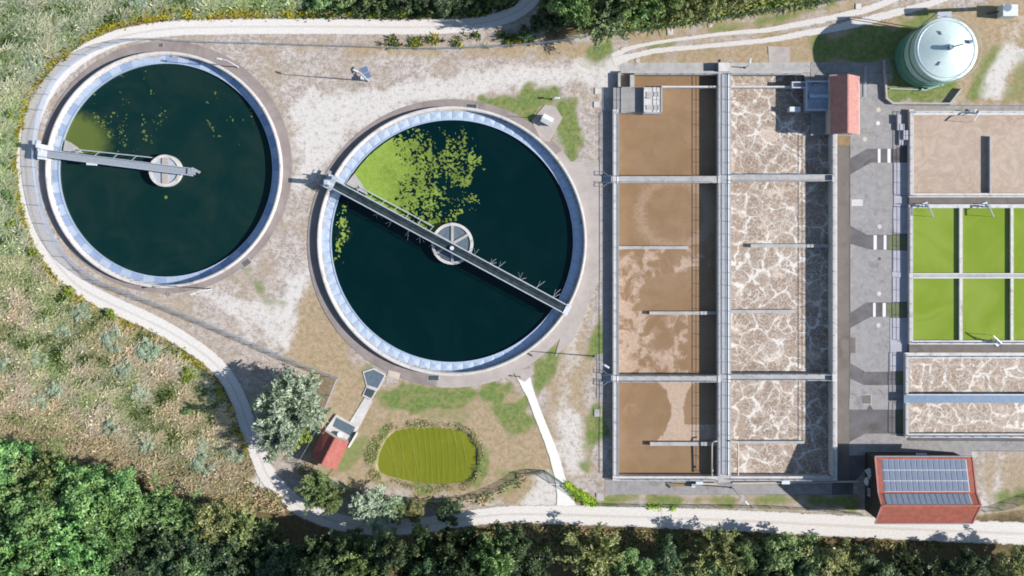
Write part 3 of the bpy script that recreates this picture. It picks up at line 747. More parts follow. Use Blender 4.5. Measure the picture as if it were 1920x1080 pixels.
# ------------------------------------------------------------------ round clarifiers
def clarifier(name, label, c, R, rin, npan, pyramid):
    t = thing(name, label, 'round tank', (c.x, c.y, 0))
    cc = (c.x, c.y)
    MB().lathe([(R, -0.1), (R, 1.04), (R - .06, 1.1), (R - .45, 1.1), (R - .45, -2.2)], cc, 160).build('outer_wall', M['concrete_light'], t, True)
    # low second step outside the rim
    MB().lathe([(R - .45, -0.72), (rin, -0.72)], cc, 128).build('channel_floor', M['concrete'], t)
    MB().lathe([(rin + .12, -2.2), (rin + .12, -0.3), (rin - .02, -0.3), (rin - .02, -2.2)], cc, 160).build('weir_plate', M['cover_pale'], t)
    for k in range(npan):
        a0 = 2 * math.pi * k / npan + .0008; a1 = 2 * math.pi * (k + 1) / npan - .0008
        r0 = rin + .13; r1 = R - .47
        q = [(cc[0] + r * math.cos(a), cc[1] + r * math.sin(a)) for a, r in ((a0, r0), (a1, r0), (a1, r1), (a0, r1))]
        m = MB(); odd = k % 2
        j = random.uniform(-.02, .02)
        if pyramid:
            z = -0.42 + j
            mx = sum(p[0] for p in q) / 4; my = sum(p[1] for p in q) / 4
            m.add([(p[0], p[1], z) for p in q] + [(mx, my, z + .09)], [(0, 1, 4), (1, 2, 4), (2, 3, 4), (3, 0, 4), (3, 2, 1, 0)])
            o = m.build('channel_cover', M['cover_pale'], t)
        else:
            za, zb = (-0.42 + j, -0.40 + j) if odd else (-0.40 - j, -0.41 - j)
            m.add([(q[0][0], q[0][1], za), (q[1][0], q[1][1], zb), (q[2][0], q[2][1], zb), (q[3][0], q[3][1], za)] +
                  [(q[0][0], q[0][1], za - .06), (q[1][0], q[1][1], zb - .06), (q[2][0], q[2][1], zb - .06), (q[3][0], q[3][1], za - .06)],
                  [(0, 1, 2, 3), (7, 6, 5, 4), (0, 4, 5, 1), (1, 5, 6, 2), (2, 6, 7, 3), (3, 7, 4, 0)])
            o = m.build('channel_cover', M['cover_pale'] if odd or random.random() < .15 else M['cover_blue'], t)
    return t
rin1 = 200.5 * S; rin2 = 227.5 * S
clarifier('round_clarifier', 'smaller round concrete tank of dark water with flat channel covers inside the road loop', T1, R1, rin1, 60, False)
clarifier('round_clarifier', 'larger round concrete tank of dark water with ridged white channel covers and green mat', T2, R2, rin2, 72, True)

def disc_water(c, r, z, mat, maskf):
    n = int(r * 2 / 0.4)
    xs = np.linspace(-r, r, n); X, Y = np.meshgrid(xs, xs)
    rr = np.maximum(np.abs(X), np.abs(Y)); ln = np.hypot(X, Y); k = np.where(ln > 0, rr / np.maximum(ln, 1e-9), 1)
    X = X * k + c.x; Y = Y * k + c.y
    V = np.stack([X, Y, np.full(X.shape, z)], -1).reshape(-1, 3)
    I = np.arange(n * n).reshape(n, n)
    F = np.stack([I[:-1, :-1], I[:-1, 1:], I[1:, 1:], I[1:, :-1]], -1).reshape(-1, 4)
    PX = X * H / (H - z) / S + NX; PY = NY - Y * H / (H - z) / S
    m = maskf(PX, PY)
    col = np.stack([m, m * 0, m * 0, m * 0 + 1], -1).reshape(-1, 4)
    tag(link('water', np_mesh('water', V, F, mat, col, 'mask')), kind='structure')
def silt1(px, py):
    a = sstep(105, 20, np.hypot((px - 130) * .85, (py - 268) * 1.1)) * 1.0
    return a * (py < 288) + 0.25 * sstep(90, 30, np.hypot(px - 280, py - 230)) * fbm(px * .03, py * .03)
def silt2(px, py):
    return 0.35 * sstep(40, 5, np.hypot(px - 640, py - 440) * .8)
ZW = -0.8
disc_water(T1, rin1 - .01, ZW, M['w_dark1'], silt1)
disc_water(T2, rin2 - .01, ZW, M['w_dark2'], silt2)

def weed(name, label, z, x0, x1, y0, y1, dens, cell=0.09, nscale=(1.5, 1.5), mat='duck'):
    a = P(x0, y1, z); b = P(x1, y0, z)
    xs = np.arange(a.x, b.x, cell); ys = np.arange(a.y, b.y, cell)
    X, Y = np.meshgrid(xs, ys)
    PX = X * H / (H - z) / S + NX; PY = NY - Y * H / (H - z) / S
    n = .58 * fbm(X * nscale[0], Y * nscale[1], 4) + .42 * fbm(X * .9 + 7, Y * .7, 3)
    lo, hi = np.percentile(n, 1), np.percentile(n, 99)
    n = (n - lo) / (hi - lo)
    dn = dens(PX, PY); keep = (n < dn) & (dn > .012)
    x = X[keep]; y = Y[keep]; k = len(x); h = cell * .53
    j = RNG.uniform(-.02, .02, (k, 2))
    V = np.stack([np.stack([x + j[:, 0] + sx * h, y + j[:, 1] + sy * h, np.full(k, z) + RNG.uniform(.004, .012, k)], -1) for sx, sy in ((-1, -1), (1, -1), (1, 1), (-1, 1))], 1).reshape(-1, 3)
    F = np.arange(k * 4).reshape(k, 4)
    mm = sstep(715, 775, PX[keep] + (fbm(x * .3, y * .3, 3) - .5) * 80 + RNG.uniform(-12, 12, k))
    sh = np.clip(.95 * (1 - mm) + mm * (.25 + 1.1 * (fbm(x * .5, y * .5, 3) - .32) + RNG.uniform(-.2, .2, k)), 0, 1)
    sh = np.repeat(sh, 4); cc = np.stack([sh, sh, sh, sh * 0 + 1], -1)
    o = link(name, np_mesh(name, V, F, M[mat], cc))
    return tag(o, label, 'water weed', kind='stuff')
B2a, B2b = (612, 338), (1072, 588)
def bridge_side(px, py):   # > 0 north-east of bridge 2
    ex, ey = B2b[0] - B2a[0], B2b[1] - B2a[1]; L = math.hypot(ex, ey)
    return ((px - B2a[0]) * ey - (py - B2a[1]) * ex) / L
def dens2(px, py):
    inside = np.hypot(px - 849.5, py - 453.3) < 225
    s = bridge_side(px, py)
    wx = (fbm(px * .02, py * .02, 3) - .5) * 70 + (fbm(px * .09, py * .09, 2) - .5) * 22
    px = px + wx * sstep(690, 760, px)
    d = np.interp(px, [640, 733, 742, 760, 790, 825, 850, 866, 884, 893], [1.2, 1.2, .74, .62, .46, .34, .36, .44, .36, 0])
    d = d * sstep(222, 262, py + (px < 745) * 90) * np.where(px > 745, sstep(440, 390, py), 1)
    # gap of open water at the top centre
    d = np.where((py > 345) & (px > 735) & (px < 845), np.maximum(d, .62 * sstep(70, 30, s)), d)
    d = np.where(px > 850, d * sstep(400, 340, py), d)
    d = np.where((px > 770) & (py < 262) , d * .8, d)
    north = np.where((s > 8) & inside & (px < 893), d, 0)
    south = np.where((s < -14) & inside & (px < 668), .46 * np.exp(-((px - 644 + (py - 400) * .12) / 9) ** 2) * sstep(520, 440, py), 0)
    return np.maximum(north, south)
weed('duckweed', 'bright green duckweed mat between the long bridge and the rim', ZW, 620, 925, 225, 525, dens2, 0.08, (3.8, 3.8))
def dens1(px, py):
    inside = np.hypot(px - 310, py - 319) < 198
    f = .005 + .07 * np.exp(-((px - 215 - (py - 170) * .15) / 42) ** 2) * (py < 290) + .08 * np.exp(-((px - 430) / 30) ** 2 - ((py - 215) / 40) ** 2) + .09 * np.exp(-((px - 240) / 45) ** 2 - ((py - 215) / 30) ** 2)
    return np.where(inside & (py < 285), f, np.where(inside & (np.hypot(px - 311, py - 370) < 3), 1, 0))
weed('duckweed', 'scattered yellow green duckweed flecks on the water of the smaller round tank', ZW, 112, 508, 120, 375, dens1, 0.08, (3.6, 3.6), 'fleck')

def bridge(name, label, a_px, b_px, w, z, full):
    a = P(*a_px, z); b = P(*b_px, z)
    t = thing(name, label, 'bridge', a)
    d = (b - a).normalized(); s = Vector((-d.y, d.x, 0)); L = (b - a).length; up = Vector((0, 0, 1))
    for q in (-1, 1):
        MB().bar(a + s * q * w / 2 - up * .2, b + s * q * w / 2 - up * .2, .16, .45).build('girder', M['galv_light'], t)
    MB().bar(a, b, w - .17, .05).build('deck_grating', M['bridge_grate'] if full else M['galv'], t)
    me = None
    for q in (-1, 1):
        MB().bar(a + s * q * w / 2 + up * 1.1, b + s * q * w / 2 + up * 1.1, .07).build('handrail', M['galv_light'], t)
        MB().bar(a + s * q * w / 2 + up * .55, b + s * q * w / 2 + up * .55, .05).build('handrail', M['galv_light'], t)
        n = int(L / 2)
        for k in range(n + 1):
            if me is None:
                o = MB().bar(a, a + up * 1.07, .06).build('rail_post', M['galv_light'], t); me = o.data
            else: o = link('rail_post', me, t)
            o.location = d * (L * k / n) + s * (q * w / 2)
    return t, a, b, d, s, L
# bridge over the smaller tank: half span, turning on the hub
b1, a, b, d, s, L = bridge('scraper_bridge', 'short pale scraper bridge from the rim to just past the hub of the smaller tank', (80, 287), (362, 323), 1.1, 2.0, False)
up = Vector((0, 0, 1))
m = MB(); m.bar(a - s * 1.0, a + s * 1.3, 1.3, .5); m.bar(a - s * 1.0 - up * .5, a + s * 1.3 - up * .5, .5, .55)
m.build('end_carriage', M['white_metal'], b1)
for q in (-.85, 1.1):
    MB().tube([a + s * q - up * .62 - d * .18, a + s * q - up * .62 + d * .18], .28, 14).build('drive_wheel', M['dark_steel'], b1)
m = MB(); m.bar(a + s * .5 + up * .25 - d * .3, a + s * .5 + up * .75 - d * .3, .6, .5); m.build('drive_motor', M['white_metal'], b1)
m = MB(); m.bar(a - d * .1 + s * 1.0, a - d * .1 + s * 1.0 + up * 2.2, .5, .6); m.bar(a - d * 1.0 - s * .4 - up * .5, a - d * 1.0 + s * 1.9 - up * .5, .6, .08); m.build('control_cabinet', M['white_metal'], b1)
m = MB(); m.bar(b - d * .2 - s * .4 + up * .1, b - d * .2 + s * .5 + up * .1, 1.2, .4); m.bar(b - d * .3 + s * .6, b + d * 1.1 + s * .1, .4, .3); m.build('end_frame', M['galv'], b1)
m = MB(); m.bar(a + d * 7.2 - s * .8 + up * .25, a + d * 8.8 - s * .7 + up * .25, .35, .4); m.build('motor_box', M['white_metal'], b1)
sk = a + d * 4.6 + s * 1.3; se = a + d * 17.3 + s * 1.55
sk.z = se.z = -0.15
MB().bar(sk, se, .14, .35).build('skimmer_board', M['galv_light'], b1)
for k in range(5):
    p = sk + (se - sk) * (.04 + .235 * k)
    MB().bar(p + up * .1, Vector((p.x, p.y, 1.75)) - s * .75, .10).build('skimmer_arm', M['galv_light'], b1)
sc = a + d * 2.9 + s * 1.3; sc.z = -.2
MB().prism([(sc + d * u + s * v)[:2] for u, v in ((-.6, -.5), (2.6, -.45), (1.6, .35), (.4, 1.0), (-.5, 1.25))], -.5, -.15).build('scum_box', M['concrete'], b1)
# second, full-span bridge
b2, a, b, d, s, L = bridge('scraper_bridge', 'long scraper bridge crossing the whole larger round tank, dark grating between pale girders', (619, 342), (1063, 581), 1.35, 2.0, True)
m = MB(); m.bar(a - s * 1.1, a + s * 1.2, 1.5, .5); m.bar(a - s * 1.1 - up * .5, a + s * 1.2 - up * .5, .6, .6); m.build('end_carriage', M['galv_light'], b2)
m = MB(); m.bar(b - s * .9, b + s * .9, .8, .4); m.bar(b - s * .9 - up * .5, b + s * .9 - up * .5, .5, .6); m.build('end_carriage', M['white_metal'], b2)
for q in (-1, 1):
    MB().tube([a + s * q - up * .62 - d * .18, a + s * q - up * .62 + d * .18], .28, 14).build('drive_wheel', M['dark_steel'], b2)
m = MB(); m.bar(a + d * .4 + up * .2 - s * .2, a + d * .4 + up * .9 - s * .2, .7, .6); m.bar(a - d * .5 + s * .9, a - d * .5 + s * .9 + up * 1.5, .15); m.build('drive_motor', M['galv_light'], b2)
m = MB(); m.bar(a - d * .2 - s * .2, a - d * .2 - s * .2 + up * 2.9, .5, .7); m.bar(a + d * .5 + s * 1.0, a + d * .5 + s * 1.0 + up * 1.4, .9, .5); m.build('control_cabinet', M['galv_light'], b2)
m = MB(); m.bar(a - d * .9 - s * 1.2 - up * .6, a - d * .9 + s * 1.6 - up * .6, .5, .08); m.bar(a - d * 1.1 - s * 1.2, a - d * 1.1 + s * 1.6, .06); m.build('service_step', M['galv'], b2)
sk = a + d * 4.0 + s * 1.55; se = a + d * 17.6 + s * 1.55; sk.z = se.z = -.15
MB().bar(sk, se, .14, .35).build('skimmer_board', M['galv_light'], b2)
for k in range(7):
    p = sk + (se - sk) * (.03 + .16 * k)
    MB().bar(p + up * .1, Vector((p.x, p.y, 1.7)) - s * .8, .10).build('skimmer_arm', M['galv_light'], b2)
sc = a + d * 3.0 + s * 1.5; sc.z = -.2
MB().prism([(sc + d * u + s * v)[:2] for u, v in ((-1.0, -.6), (3.0, -.5), (2.0, .2), (.6, .9), (-.6, 1.5))], -.5, -.15).build('scum_box', M['concrete'], b2)
for k, (f, q) in enumerate([(.60, 1), (.665, 1), (.70, 1), (.79, 1), (.86, 1), (.93, 1), (.34, -1), (.39, -1), (.27, -1), (.21, -1), (.44, -1)]):
    p = a + d * (L * f) + s * (q * .7)
    m = MB()
    rk = random.uniform(.6, 1.25); sw = random.uniform(-.5, .5)
    m.bar(p, p + s * q * 1.4 * rk - up * 1.6 + d * (.3 + sw), .05); m.bar(p + d * .15, p + s * q * 1.1 * rk - up * 1.2 + d * (-.35 + sw), .05)
    if k % 2: m.bar(p + d * .1, p + d * .9 + s * q * .8 * rk - up * 1.0, .04)
    m.build('scraper_hanger', M['galv'], b2)
MB().tube([a + (b - a) * .515 + up * .1, a + (b - a) * .515 + up * .55], .32, 18).build('slip_ring_housing', M['white_metal'], b2)

def hub(label, px, py, rpx, spokes, z=0.6):
    c = P(px, py, z); r = rpx * S
    t = thing('hub_column', label, 'tank hub', (c.x, c.y, 0))
    MB().lathe([(r, -2.2), (r, z), (r - .45, z), (r - .45, -2.2)], (c.x, c.y), 56).build('drum', M['concrete_light'], t)
    m = MB()
    for k in range(spokes):
        an = math.pi * 2 * k / spokes + math.pi / 2
        e = Vector((math.cos(an), math.sin(an), 0)) * (r - .4)
        m.bar(Vector((c.x, c.y, z - .1)), Vector((c.x, c.y, z - .1)) + e, .42 if spokes == 6 else .95, .16)
    m.build('spokes', M['concrete'] if spokes == 6 else M['walk_pale'], t)
    MB().lathe([(r - .46, z - .22), (0.01, z - .22)], (c.x, c.y), 48).build('cover_plate', M['mid_grate'] if spokes == 6 else M['galv_light'], t)
    MB().tube([(c.x, c.y, z - .2), (c.x, c.y, 1.7)], .3, 20).build('pivot', M['galv'], t)
    return t
hub('white concrete hub drum in the middle of the smaller round tank', 309, 320, 30, 2, .6)
hub('six spoked grey hub drum in the middle of the larger round tank', 848, 457, 39, 6, .5)

# ------------------------------------------------------------------ rectangular basins
ZT = 1.15; ZB = -0.75
bs = thing('aeration_basin', 'big rectangular concrete basin block in two columns of brown and foaming water', 'basin', P(1149, 900))
def part(name, mat, parent, *boxes):
    m = MB()
    for bx in boxes: m.pbox(*bx)
    return m.build(name, M[mat], parent)
part('west_wall'.replace('west_', 'outer_'), 'concrete_light', bs, (1149, 205, 1160, 893, ZT, -2))
part('coping', 'white_paint', bs, (1156.5, 213, 1159.5, 893, ZT + .08, ZT - .01))
part('outer_wall', 'concrete', bs, (1188, 133, 1346, 140, ZT, -2))
part('outer_wall', 'concrete', bs, (1370, 133, 1505, 140, ZT, -2))
part('outer_wall', 'concrete_light', bs, (1149, 893.2, 1345.8, 901, ZT, -2))
part('outer_wall', 'concrete_light', bs, (1370.2, 893.2, 1570, 901, ZT, -2))
part('outer_wall', 'concrete_light', bs, (1561, 250, 1570, 893, 1.9, -2))
part('outer_wall', 'concrete', bs, (1556, 140, 1570, 249.8, 1.6, -2))
part('inlet_platform', 'concrete_yard', bs, (1150, 163.3, 1207, 204.7, ZT, -2), (1161.2, 204.9, 1207, 212, ZT - .004, -2))
part('overflow_wall', 'concrete_light', bs, (1240.3, 161, 1346, 164, ZT - .1, -2))
part('overflow_wall', 'concrete_light', bs, (1370, 161, 1512, 164, ZT - .1, -2))
part('walkway', 'concrete', bs, (1346.2, 117, 1369.8, 905, ZT, -2))
part('kerb', 'concrete_light', bs, (1346.2, 137, 1350, 892, ZT + .12, ZT - .01))
part('kerb', 'white_paint', bs, (1365, 137, 1369.6, 892, ZT + .14, ZT - .01))
part('landing', 'concrete_light', bs, (1347.5, 117.5, 1369, 134, ZT + .5, ZT - .01))
part('walkway_grating', 'galv', bs, (1353, 138, 1361, 890, ZT + .03, ZT - .01))
for y0, y1 in ((330, 343), (704, 716)):
    part('cross_bridge', 'concrete', bs, (1160.2, y0, 1346, y1, ZT - .01, -2))
    part('cross_bridge', 'concrete', bs, (1370, y0 - 3, 1561, y1 - 3, ZT - .01, -2))
for x0, x1, y0, y1 in ((1160.2, 1291, 461.5, 467), (1218, 1346, 584, 590), (1219, 1346, 829, 836), (1408, 1560, 457.5, 464), (1370, 1492, 581, 587), (1370, 1508, 827, 832)):
    part('baffle', 'concrete', bs, (x0, y0, x1, y1, .1, -2))
part('pit_wall', 'concrete', bs, (1159, 136, 1163.5, 163, ZT, -2), (1181.5, 140.2, 1188, 163, ZT, -2), (1163.5, 133, 1187.8, 137, ZT, -2))
# floor of the little shaft
part('pit_floor', 'dark_steel', bs, (1163, 136, 1182, 164, -1.6, -1.9))

ch = thing('inlet_chamber', 'pale raised concrete chamber in the top left corner of the brown basin', 'chamber', P(1207, 212))
part('body', 'concrete_light', ch, (1207.4, 163.5, 1240, 212.4, 2.15, -2))
for y in (172, 197):
    part('cover_slab', 'concrete', ch, (1212, y, 1236, y + 9, 2.25, 2.14))
MB().tube([P(1213, 183, 2.3), P(1222, 184, 2.5)], .12, 8).build('vent_pipe', M['white_metal'], ch)

def grid_water(x0, y0, x1, y1, z, mat, maskf=None, cell=0.3):
    a = P(x0, y1, z); b = P(x1, y0, z)
    xs = np.linspace(a.x, b.x, max(3, int((b.x - a.x) / cell))); ys = np.linspace(a.y, b.y, max(3, int((b.y - a.y) / cell)))
    X, Y = np.meshgrid(xs, ys)
    V = np.stack([X, Y, np.full(X.shape, z)], -1).reshape(-1, 3); ny, nx = X.shape
    I = np.arange(ny * nx).reshape(ny, nx)
    F = np.stack([I[:-1, :-1], I[:-1, 1:], I[1:, 1:], I[1:, :-1]], -1).reshape(-1, 4)
    PX = X * H / (H - z) / S + NX; PY = NY - Y * H / (H - z) / S
    col = np.zeros(X.shape + (4,)); col[..., 3] = 1
    if maskf:
        r, g, bl = maskf(PX, PY); col[..., 0] = r; col[..., 1] = g; col[..., 2] = bl
    return tag(link('water', np_mesh('water', V, F, mat, col.reshape(-1, 4), 'mask')), kind='structure')
def m_north(px, py): return px * 0 + .05, .12 + .2 * sstep(1300, 1345, px), px * 0
def m_mid(px, py):
    scum = np.where(py > 466, .50, .02)
    scum = scum + .12 * sstep(470, 520, py) * sstep(1240, 1180, px)
    scum = scum - .40 * sstep(70, 15, np.hypot((px - 1255) * .8, (py - 572))) * (py < 582)
    scum = scum - .18 * ((py > 500) & (px > 1290))
    ring = np.exp(-((np.hypot((px - 1265) * .95, (py - 400)) - 62) / 14) ** 2) * (py < 460)
    film = .2 + .45 * ring + .2 * sstep(1290, 1345, px)
    return scum, film, px * 0
def m_south(px, py):
    cxm = 1268; wdt = 14 + 26 * ((py - 770) / 60.) ** 2
    hour = sstep(6, -6, np.abs(px - cxm - 14 * (fbm(px * .06, py * .06) - .5)) - wdt) * (py < 829)
    hour = np.maximum(hour, .9 * sstep(25, -5, np.abs(px - 1300) - 46) * ((py > 796) & (py < 828)))
    low = .32 * sstep(1220, 1260, px) * (py > 838)
    return low, .15 + px * 0 + .35 * np.exp(-((np.hypot(px - 1182, py - 770) - 10) / 7) ** 2), hour * .75
grid_water(1159, 140, 1347, 330, ZB, M['w_sludge'], m_north)
grid_water(1159, 338, 1347, 705, ZB, M['w_sludge'], m_mid)
grid_water(1159, 710, 1347, 894, ZB, M['w_sludge'], m_south)
grid_water(1369, 137, 1562, 330, ZB, M['w_foam'])
grid_water(1369, 335, 1562, 705, ZB + .004, M['w_foam'])
grid_water(1369, 708, 1562, 894, ZB + .002, M['w_foam'])

railing('grey railing along the west wall of the brown basin column', [(1159, 213), (1159, 330)], ZT)
railing('grey railing on the west basin wall beside the middle brown pool', [(1159, 344), (1159, 703)], ZT)
railing('grey railing on the west basin wall beside the lowest brown pool', [(1159, 717), (1159, 892)], ZT)
for x, wd in ((1347.5, 'brown'), (1368.5, 'foaming')):
    railing('railing on the %s side of the middle walkway above the upper cross bridge' % wd, [(x, 140), (x, 329)], ZT)
    railing('railing on the %s side of the middle walkway between the two cross bridges' % wd, [(x, 344), (x, 703)], ZT)
    railing('railing on the %s side of the middle walkway below the lower cross bridge' % wd, [(x, 717), (x, 890)], ZT)
for y, e, nm in ((331, 'top', 'upper'), (342, 'bottom', 'upper'), (705, 'top', 'lower'), (715.3, 'bottom', 'lower')):
    railing('railing on the %s edge of the %s cross bridge over brown water' % (e, nm), [(1162, y), (1345, y)], ZT, w=.045)
    railing('railing on the %s edge of the %s cross bridge over foaming water' % (e, nm), [(1371, y - 3), (1560, y - 3)], ZT, w=.045)
railing('railing along the high east wall beside the top foaming pool', [(1562.5, 252), (1562.5, 326)], 1.9)
railing('railing along the high east wall beside the middle foaming pool', [(1562.5, 342), (1562.5, 700)], 1.9)
railing('railing along the high east wall beside the lowest foaming pool', [(1562.5, 716), (1562.5, 892)], 1.9)
railing('railing on the top wall of the brown basin column', [(1190, 139), (1345, 139)], ZT)
railing('railing on the top wall of the foaming basin column', [(1371, 139), (1500, 139)], ZT)
railing('railing round the raised inlet chamber', [(1240, 164), (1240, 211.5), (1208.5, 211.5)], 2.15)
railing('railing on the left side of the inlet platform', [(1165, 211), (1165, 165), (1190, 165)], ZT)
railing('railing on the bottom wall of the brown basin column', [(1165, 899), (1342, 899)], ZT)
railing('railing on the bottom wall of the foaming basin column', [(1373, 899), (1560, 899)], ZT)

# access stairs at the west ends of the cross bridges
for y, nm in ((336, 'upper'), (709, 'lower')):
    st = thing('access_stair', 'steel stair with flared handrails at the left end of the %s cross bridge' % nm, 'stair', P(1138, y), group=None)
    m = MB()
    for k in range(6):
        m.pbox(1131 + k * 3, y - 5.5, 1134 + k * 3, y + 5.5, .2 + k * .18, .14 + k * .18)
    m.build('treads', M['galv'], st)
    for q in (-1, 1):
        MB().bar(P(1131, y + q * 6, .1), P(1149, y + q * 6, 1.1), .08, .25).build('stringer', M['galv_light'], st)
        m = MB(); m.bar(P(1131, y + q * 14, 1.1), P(1139, y + q * 8, 1.5), .07); m.bar(P(1139, y + q * 8, 1.5), P(1150, y + q * 6, 2.2), .07)
        m.bar(P(1131, y + q * 14, 0), P(1131, y + q * 14, 1.1), .07); m.bar(P(1139, y + q * 8, .5), P(1139, y + q * 8, 1.5), .07); m.bar(P(1149, y + q * 6, 1.1), P(1149, y + q * 6, 2.2), .07)
        m.build('handrail', M['galv_light'], st)

# steel trough in the north-east corner
tr = thing('steel_trough', 'open steel trough with pale blue floor beside the red roofed shed', 'trough', P(1512, 207))
m = MB()
for bx in ((1511, 151, 1514, 207, 1.9, .2), (1514.2, 151, 1556, 154, 1.9, .2), (1514.2, 204, 1556, 207, 1.9, .2), (1553.5, 154.2, 1556, 203.8, 1.9, .2)): m.pbox(*bx)
m.build('walls', M['galv_light'], tr)
part('floor', 'blue_floor', tr, (1513, 153, 1555, 205, .9, .7))
part('inlet_chute', 'galv_light', tr, (1485, 153, 1511, 155, 1.8, .6), (1485, 163, 1511, 165, 1.8, .6), (1485, 155.2, 1487, 162.8, 1.8, .6))
part('chute_floor', 'blue_floor', tr, (1487, 155, 1511, 163, .9, .7))
part('bearing_block', 'slab_tan', tr, (1525, 157, 1536, 160, 1.5, .9))
MB().tube([P(1516, 180, 1.2), P(1553, 180, 1.3)], .35, 14).build('screw_shaft', M['blue_floor'], tr)
tag(part('control_box', 'white_metal', None, (1481, 200, 1501, 209, 1.2, -.9)), 'small white control box at the trough corner in the foam', 'control box')

# right-hand basins
ZR = 0.9; ZRW = 0.25
def basin_r(name, label, boxes, mat='concrete_light'):
    t = thing(name, label, 'basin', P(boxes[0][0], boxes[0][3]))
    for bx in boxes: part('wall', mat, t, bx + (-1.5,))
    return t
t = basin_r('sludge_basin', 'basin of smooth tan liquor with a dark slot at the upper right', [(1705, 205, 1713, 362, ZR), (1713.2, 208, 2044, 216, ZR), (2040, 216.2, 2044, 362, ZR)])
part('baffle', 'concrete', t, (1856, 255, 1860, 362, ZR + .2, -1.5))
t.children[0]
part('walkway', 'asphalt_brown', t, (1705, 370.2, 2044, 382, ZR - .1, -1.5))
part('wall', 'concrete_light', t, (1705, 362.2, 2044, 370, ZR, -1.5))
g = basin_r('clarifying_basin', 'basin of six bright green cells divided by pale walls', [(1705, 390.2, 1712, 638, ZR), (1705, 382.2, 2044, 390, ZR), (2040, 390.2, 2044, 638, ZR)])
part('divider_wall', 'concrete_light', g, (1799, 390.2, 1805, 512, ZR, -1.5), (1799, 522.2, 1805, 638, ZR, -1.5))
part('divider_wall', 'concrete_light', g, (1895, 390.2, 1900.5, 512, ZR, -1.5), (1895, 522.2, 1900.5, 638, ZR, -1.5))
part('divider_wall', 'concrete_light', g, (1990, 390.2, 1996, 512, ZR, -1.5), (1990, 522.2, 1996, 638, ZR, -1.5))
part('walkway', 'concrete', g, (1712.2, 512.2, 2039.8, 522, ZR, -1.5))
part('coping', 'white_paint', g, (1713, 512.4, 2039, 513.6, ZR + .03, ZR - .01), (1713, 520.4, 2039, 521.8, ZR + .03, ZR - .01))
part('wall', 'concrete_light', g, (1705, 638.2, 2044, 646, ZR, -1.5))
part('walkway', 'asphalt_brown', g, (1705, 646.2, 2044, 661, ZR - .1, -1.5))
f = basin_r('foam_basin', 'pair of long channels of white foam at the right edge', [(1697, 672.2, 1704, 813, ZR), (1697, 661.2, 2044, 672, ZR), (1697, 813.2, 2044, 820, ZR), (2040, 672.2, 2044, 813, ZR)])
part('walkway', 'steel_blue', f, (1695, 741, 2040, 755.5, ZR + .7, ZR + .45), (1704.2, 744, 2039.8, 753, ZR + .44, -1.5))
part('walkway_edge', 'galv_light', f, (1697, 739.3, 2039, 740.9, ZR + .8, ZR + .4))
grid_water(1712, 215, 2040, 363, ZRW, M['w_tan'])
for i, (x0, x1) in enumerate(((1711, 1800), (1804, 1896), (1899, 1991), (1995, 2041))):
    for y0, y1 in ((389, 513), (521, 639)):
        grid_water(x0, y0, x1, y1, ZRW + .1, M['w_green'], None, 2.0)
grid_water(1703, 671, 2041, 746, ZRW - .3, M['w_foam']); grid_water(1703, 750, 2041, 814, ZRW - .3, M['w_foam'])
railing('railing on the left wall of the tan basin', [(1707, 210), (1707, 366)], ZR)
railing('railing on the left wall of the upper green cells', [(1707, 389), (1707, 512)], ZR)
railing('railing on the left wall of the lower green cells', [(1706, 522), (1706, 640)], ZR)
railing('railing at the left end of the foam channels', [(1699, 664), (1699, 740)], ZR)
railing('railing at the left end of the lower foam channel down to the yard', [(1699, 757), (1699, 815)], ZR)
railing('railing between the tan basin and its walkway', [(1715, 368), (2040, 368)], ZR, w=.05)
railing('double pale railing above the green cells', [(1712, 384), (2040, 384)], ZR, mat='galv_light', w=.09)
railing('pale railing below the green cells', [(1715, 643), (2040, 643)], ZR, mat='galv_light', w=.07)
railing('pale railing above the upper foam channel', [(1705, 669), (2040, 669)], ZR, mat='galv_light', w=.07)
railing('pale railing on the bottom wall of the lower foam channel', [(1703, 818), (2040, 818)], ZR, mat='galv_light', w=.08)
railing('railing on the top wall of the tan basin', [(1715, 211), (2040, 211)], ZR, w=.05)

def hoist(label, px, py, ang, rust=False):
    p = P(px, py, ZR)
    t = thing('mixer_hoist', label, 'hoist', p, ang, group='mixer hoists on the basin edges')
    a = Vector((0, 0, 0)) + t.location
    z = Vector((0, 0, 1)); x = Vector((1, 0, 0)); y = Vector((0, 1, 0))
    MB().tube([a, a + z * 1.6], .10, 8).build('mast', M['white_metal'], t)
    m = MB(); m.bar(a + z * 1.6 - x * .3, a + z * 2.0 + x * 1.7, .14, .2); m.bar(a + z * .7, a + z * 1.75 + x * .8, .09); m.build('jib', M['galv_light'], t)
    m = MB(); m.bar(a + z * 1.0 - x * .42, a + z * 1.0 - x * .1, .45, .5); m.build('winch', M['rust'] if rust else M['steel_blue'], t)
    m = MB(); m.tube([a + x * 1.6 + z * 1.9, a + x * 1.6 - z * .4], .035, 5); m.build('cable', M['galv'], t)
    m = MB(); m.bar(a - x * .35 - y * .35 + z * .04, a - x * .35 + y * .55 + z * .04, .7, .08); m.build('base_plate', M['galv_light'], t)
    return t
hoist('white and rust coloured hoist on the top wall of the tan basin', 1828, 213, R_(-125), True)
hoist('blue and white hoist over the first green cell of the upper row', 1735, 388, R_(-70))
hoist('blue and white hoist over the second green cell of the upper row', 1847, 388, R_(-70))
hoist('small hoist leaning over the second green cell of the lower row', 1868, 640, R_(140))

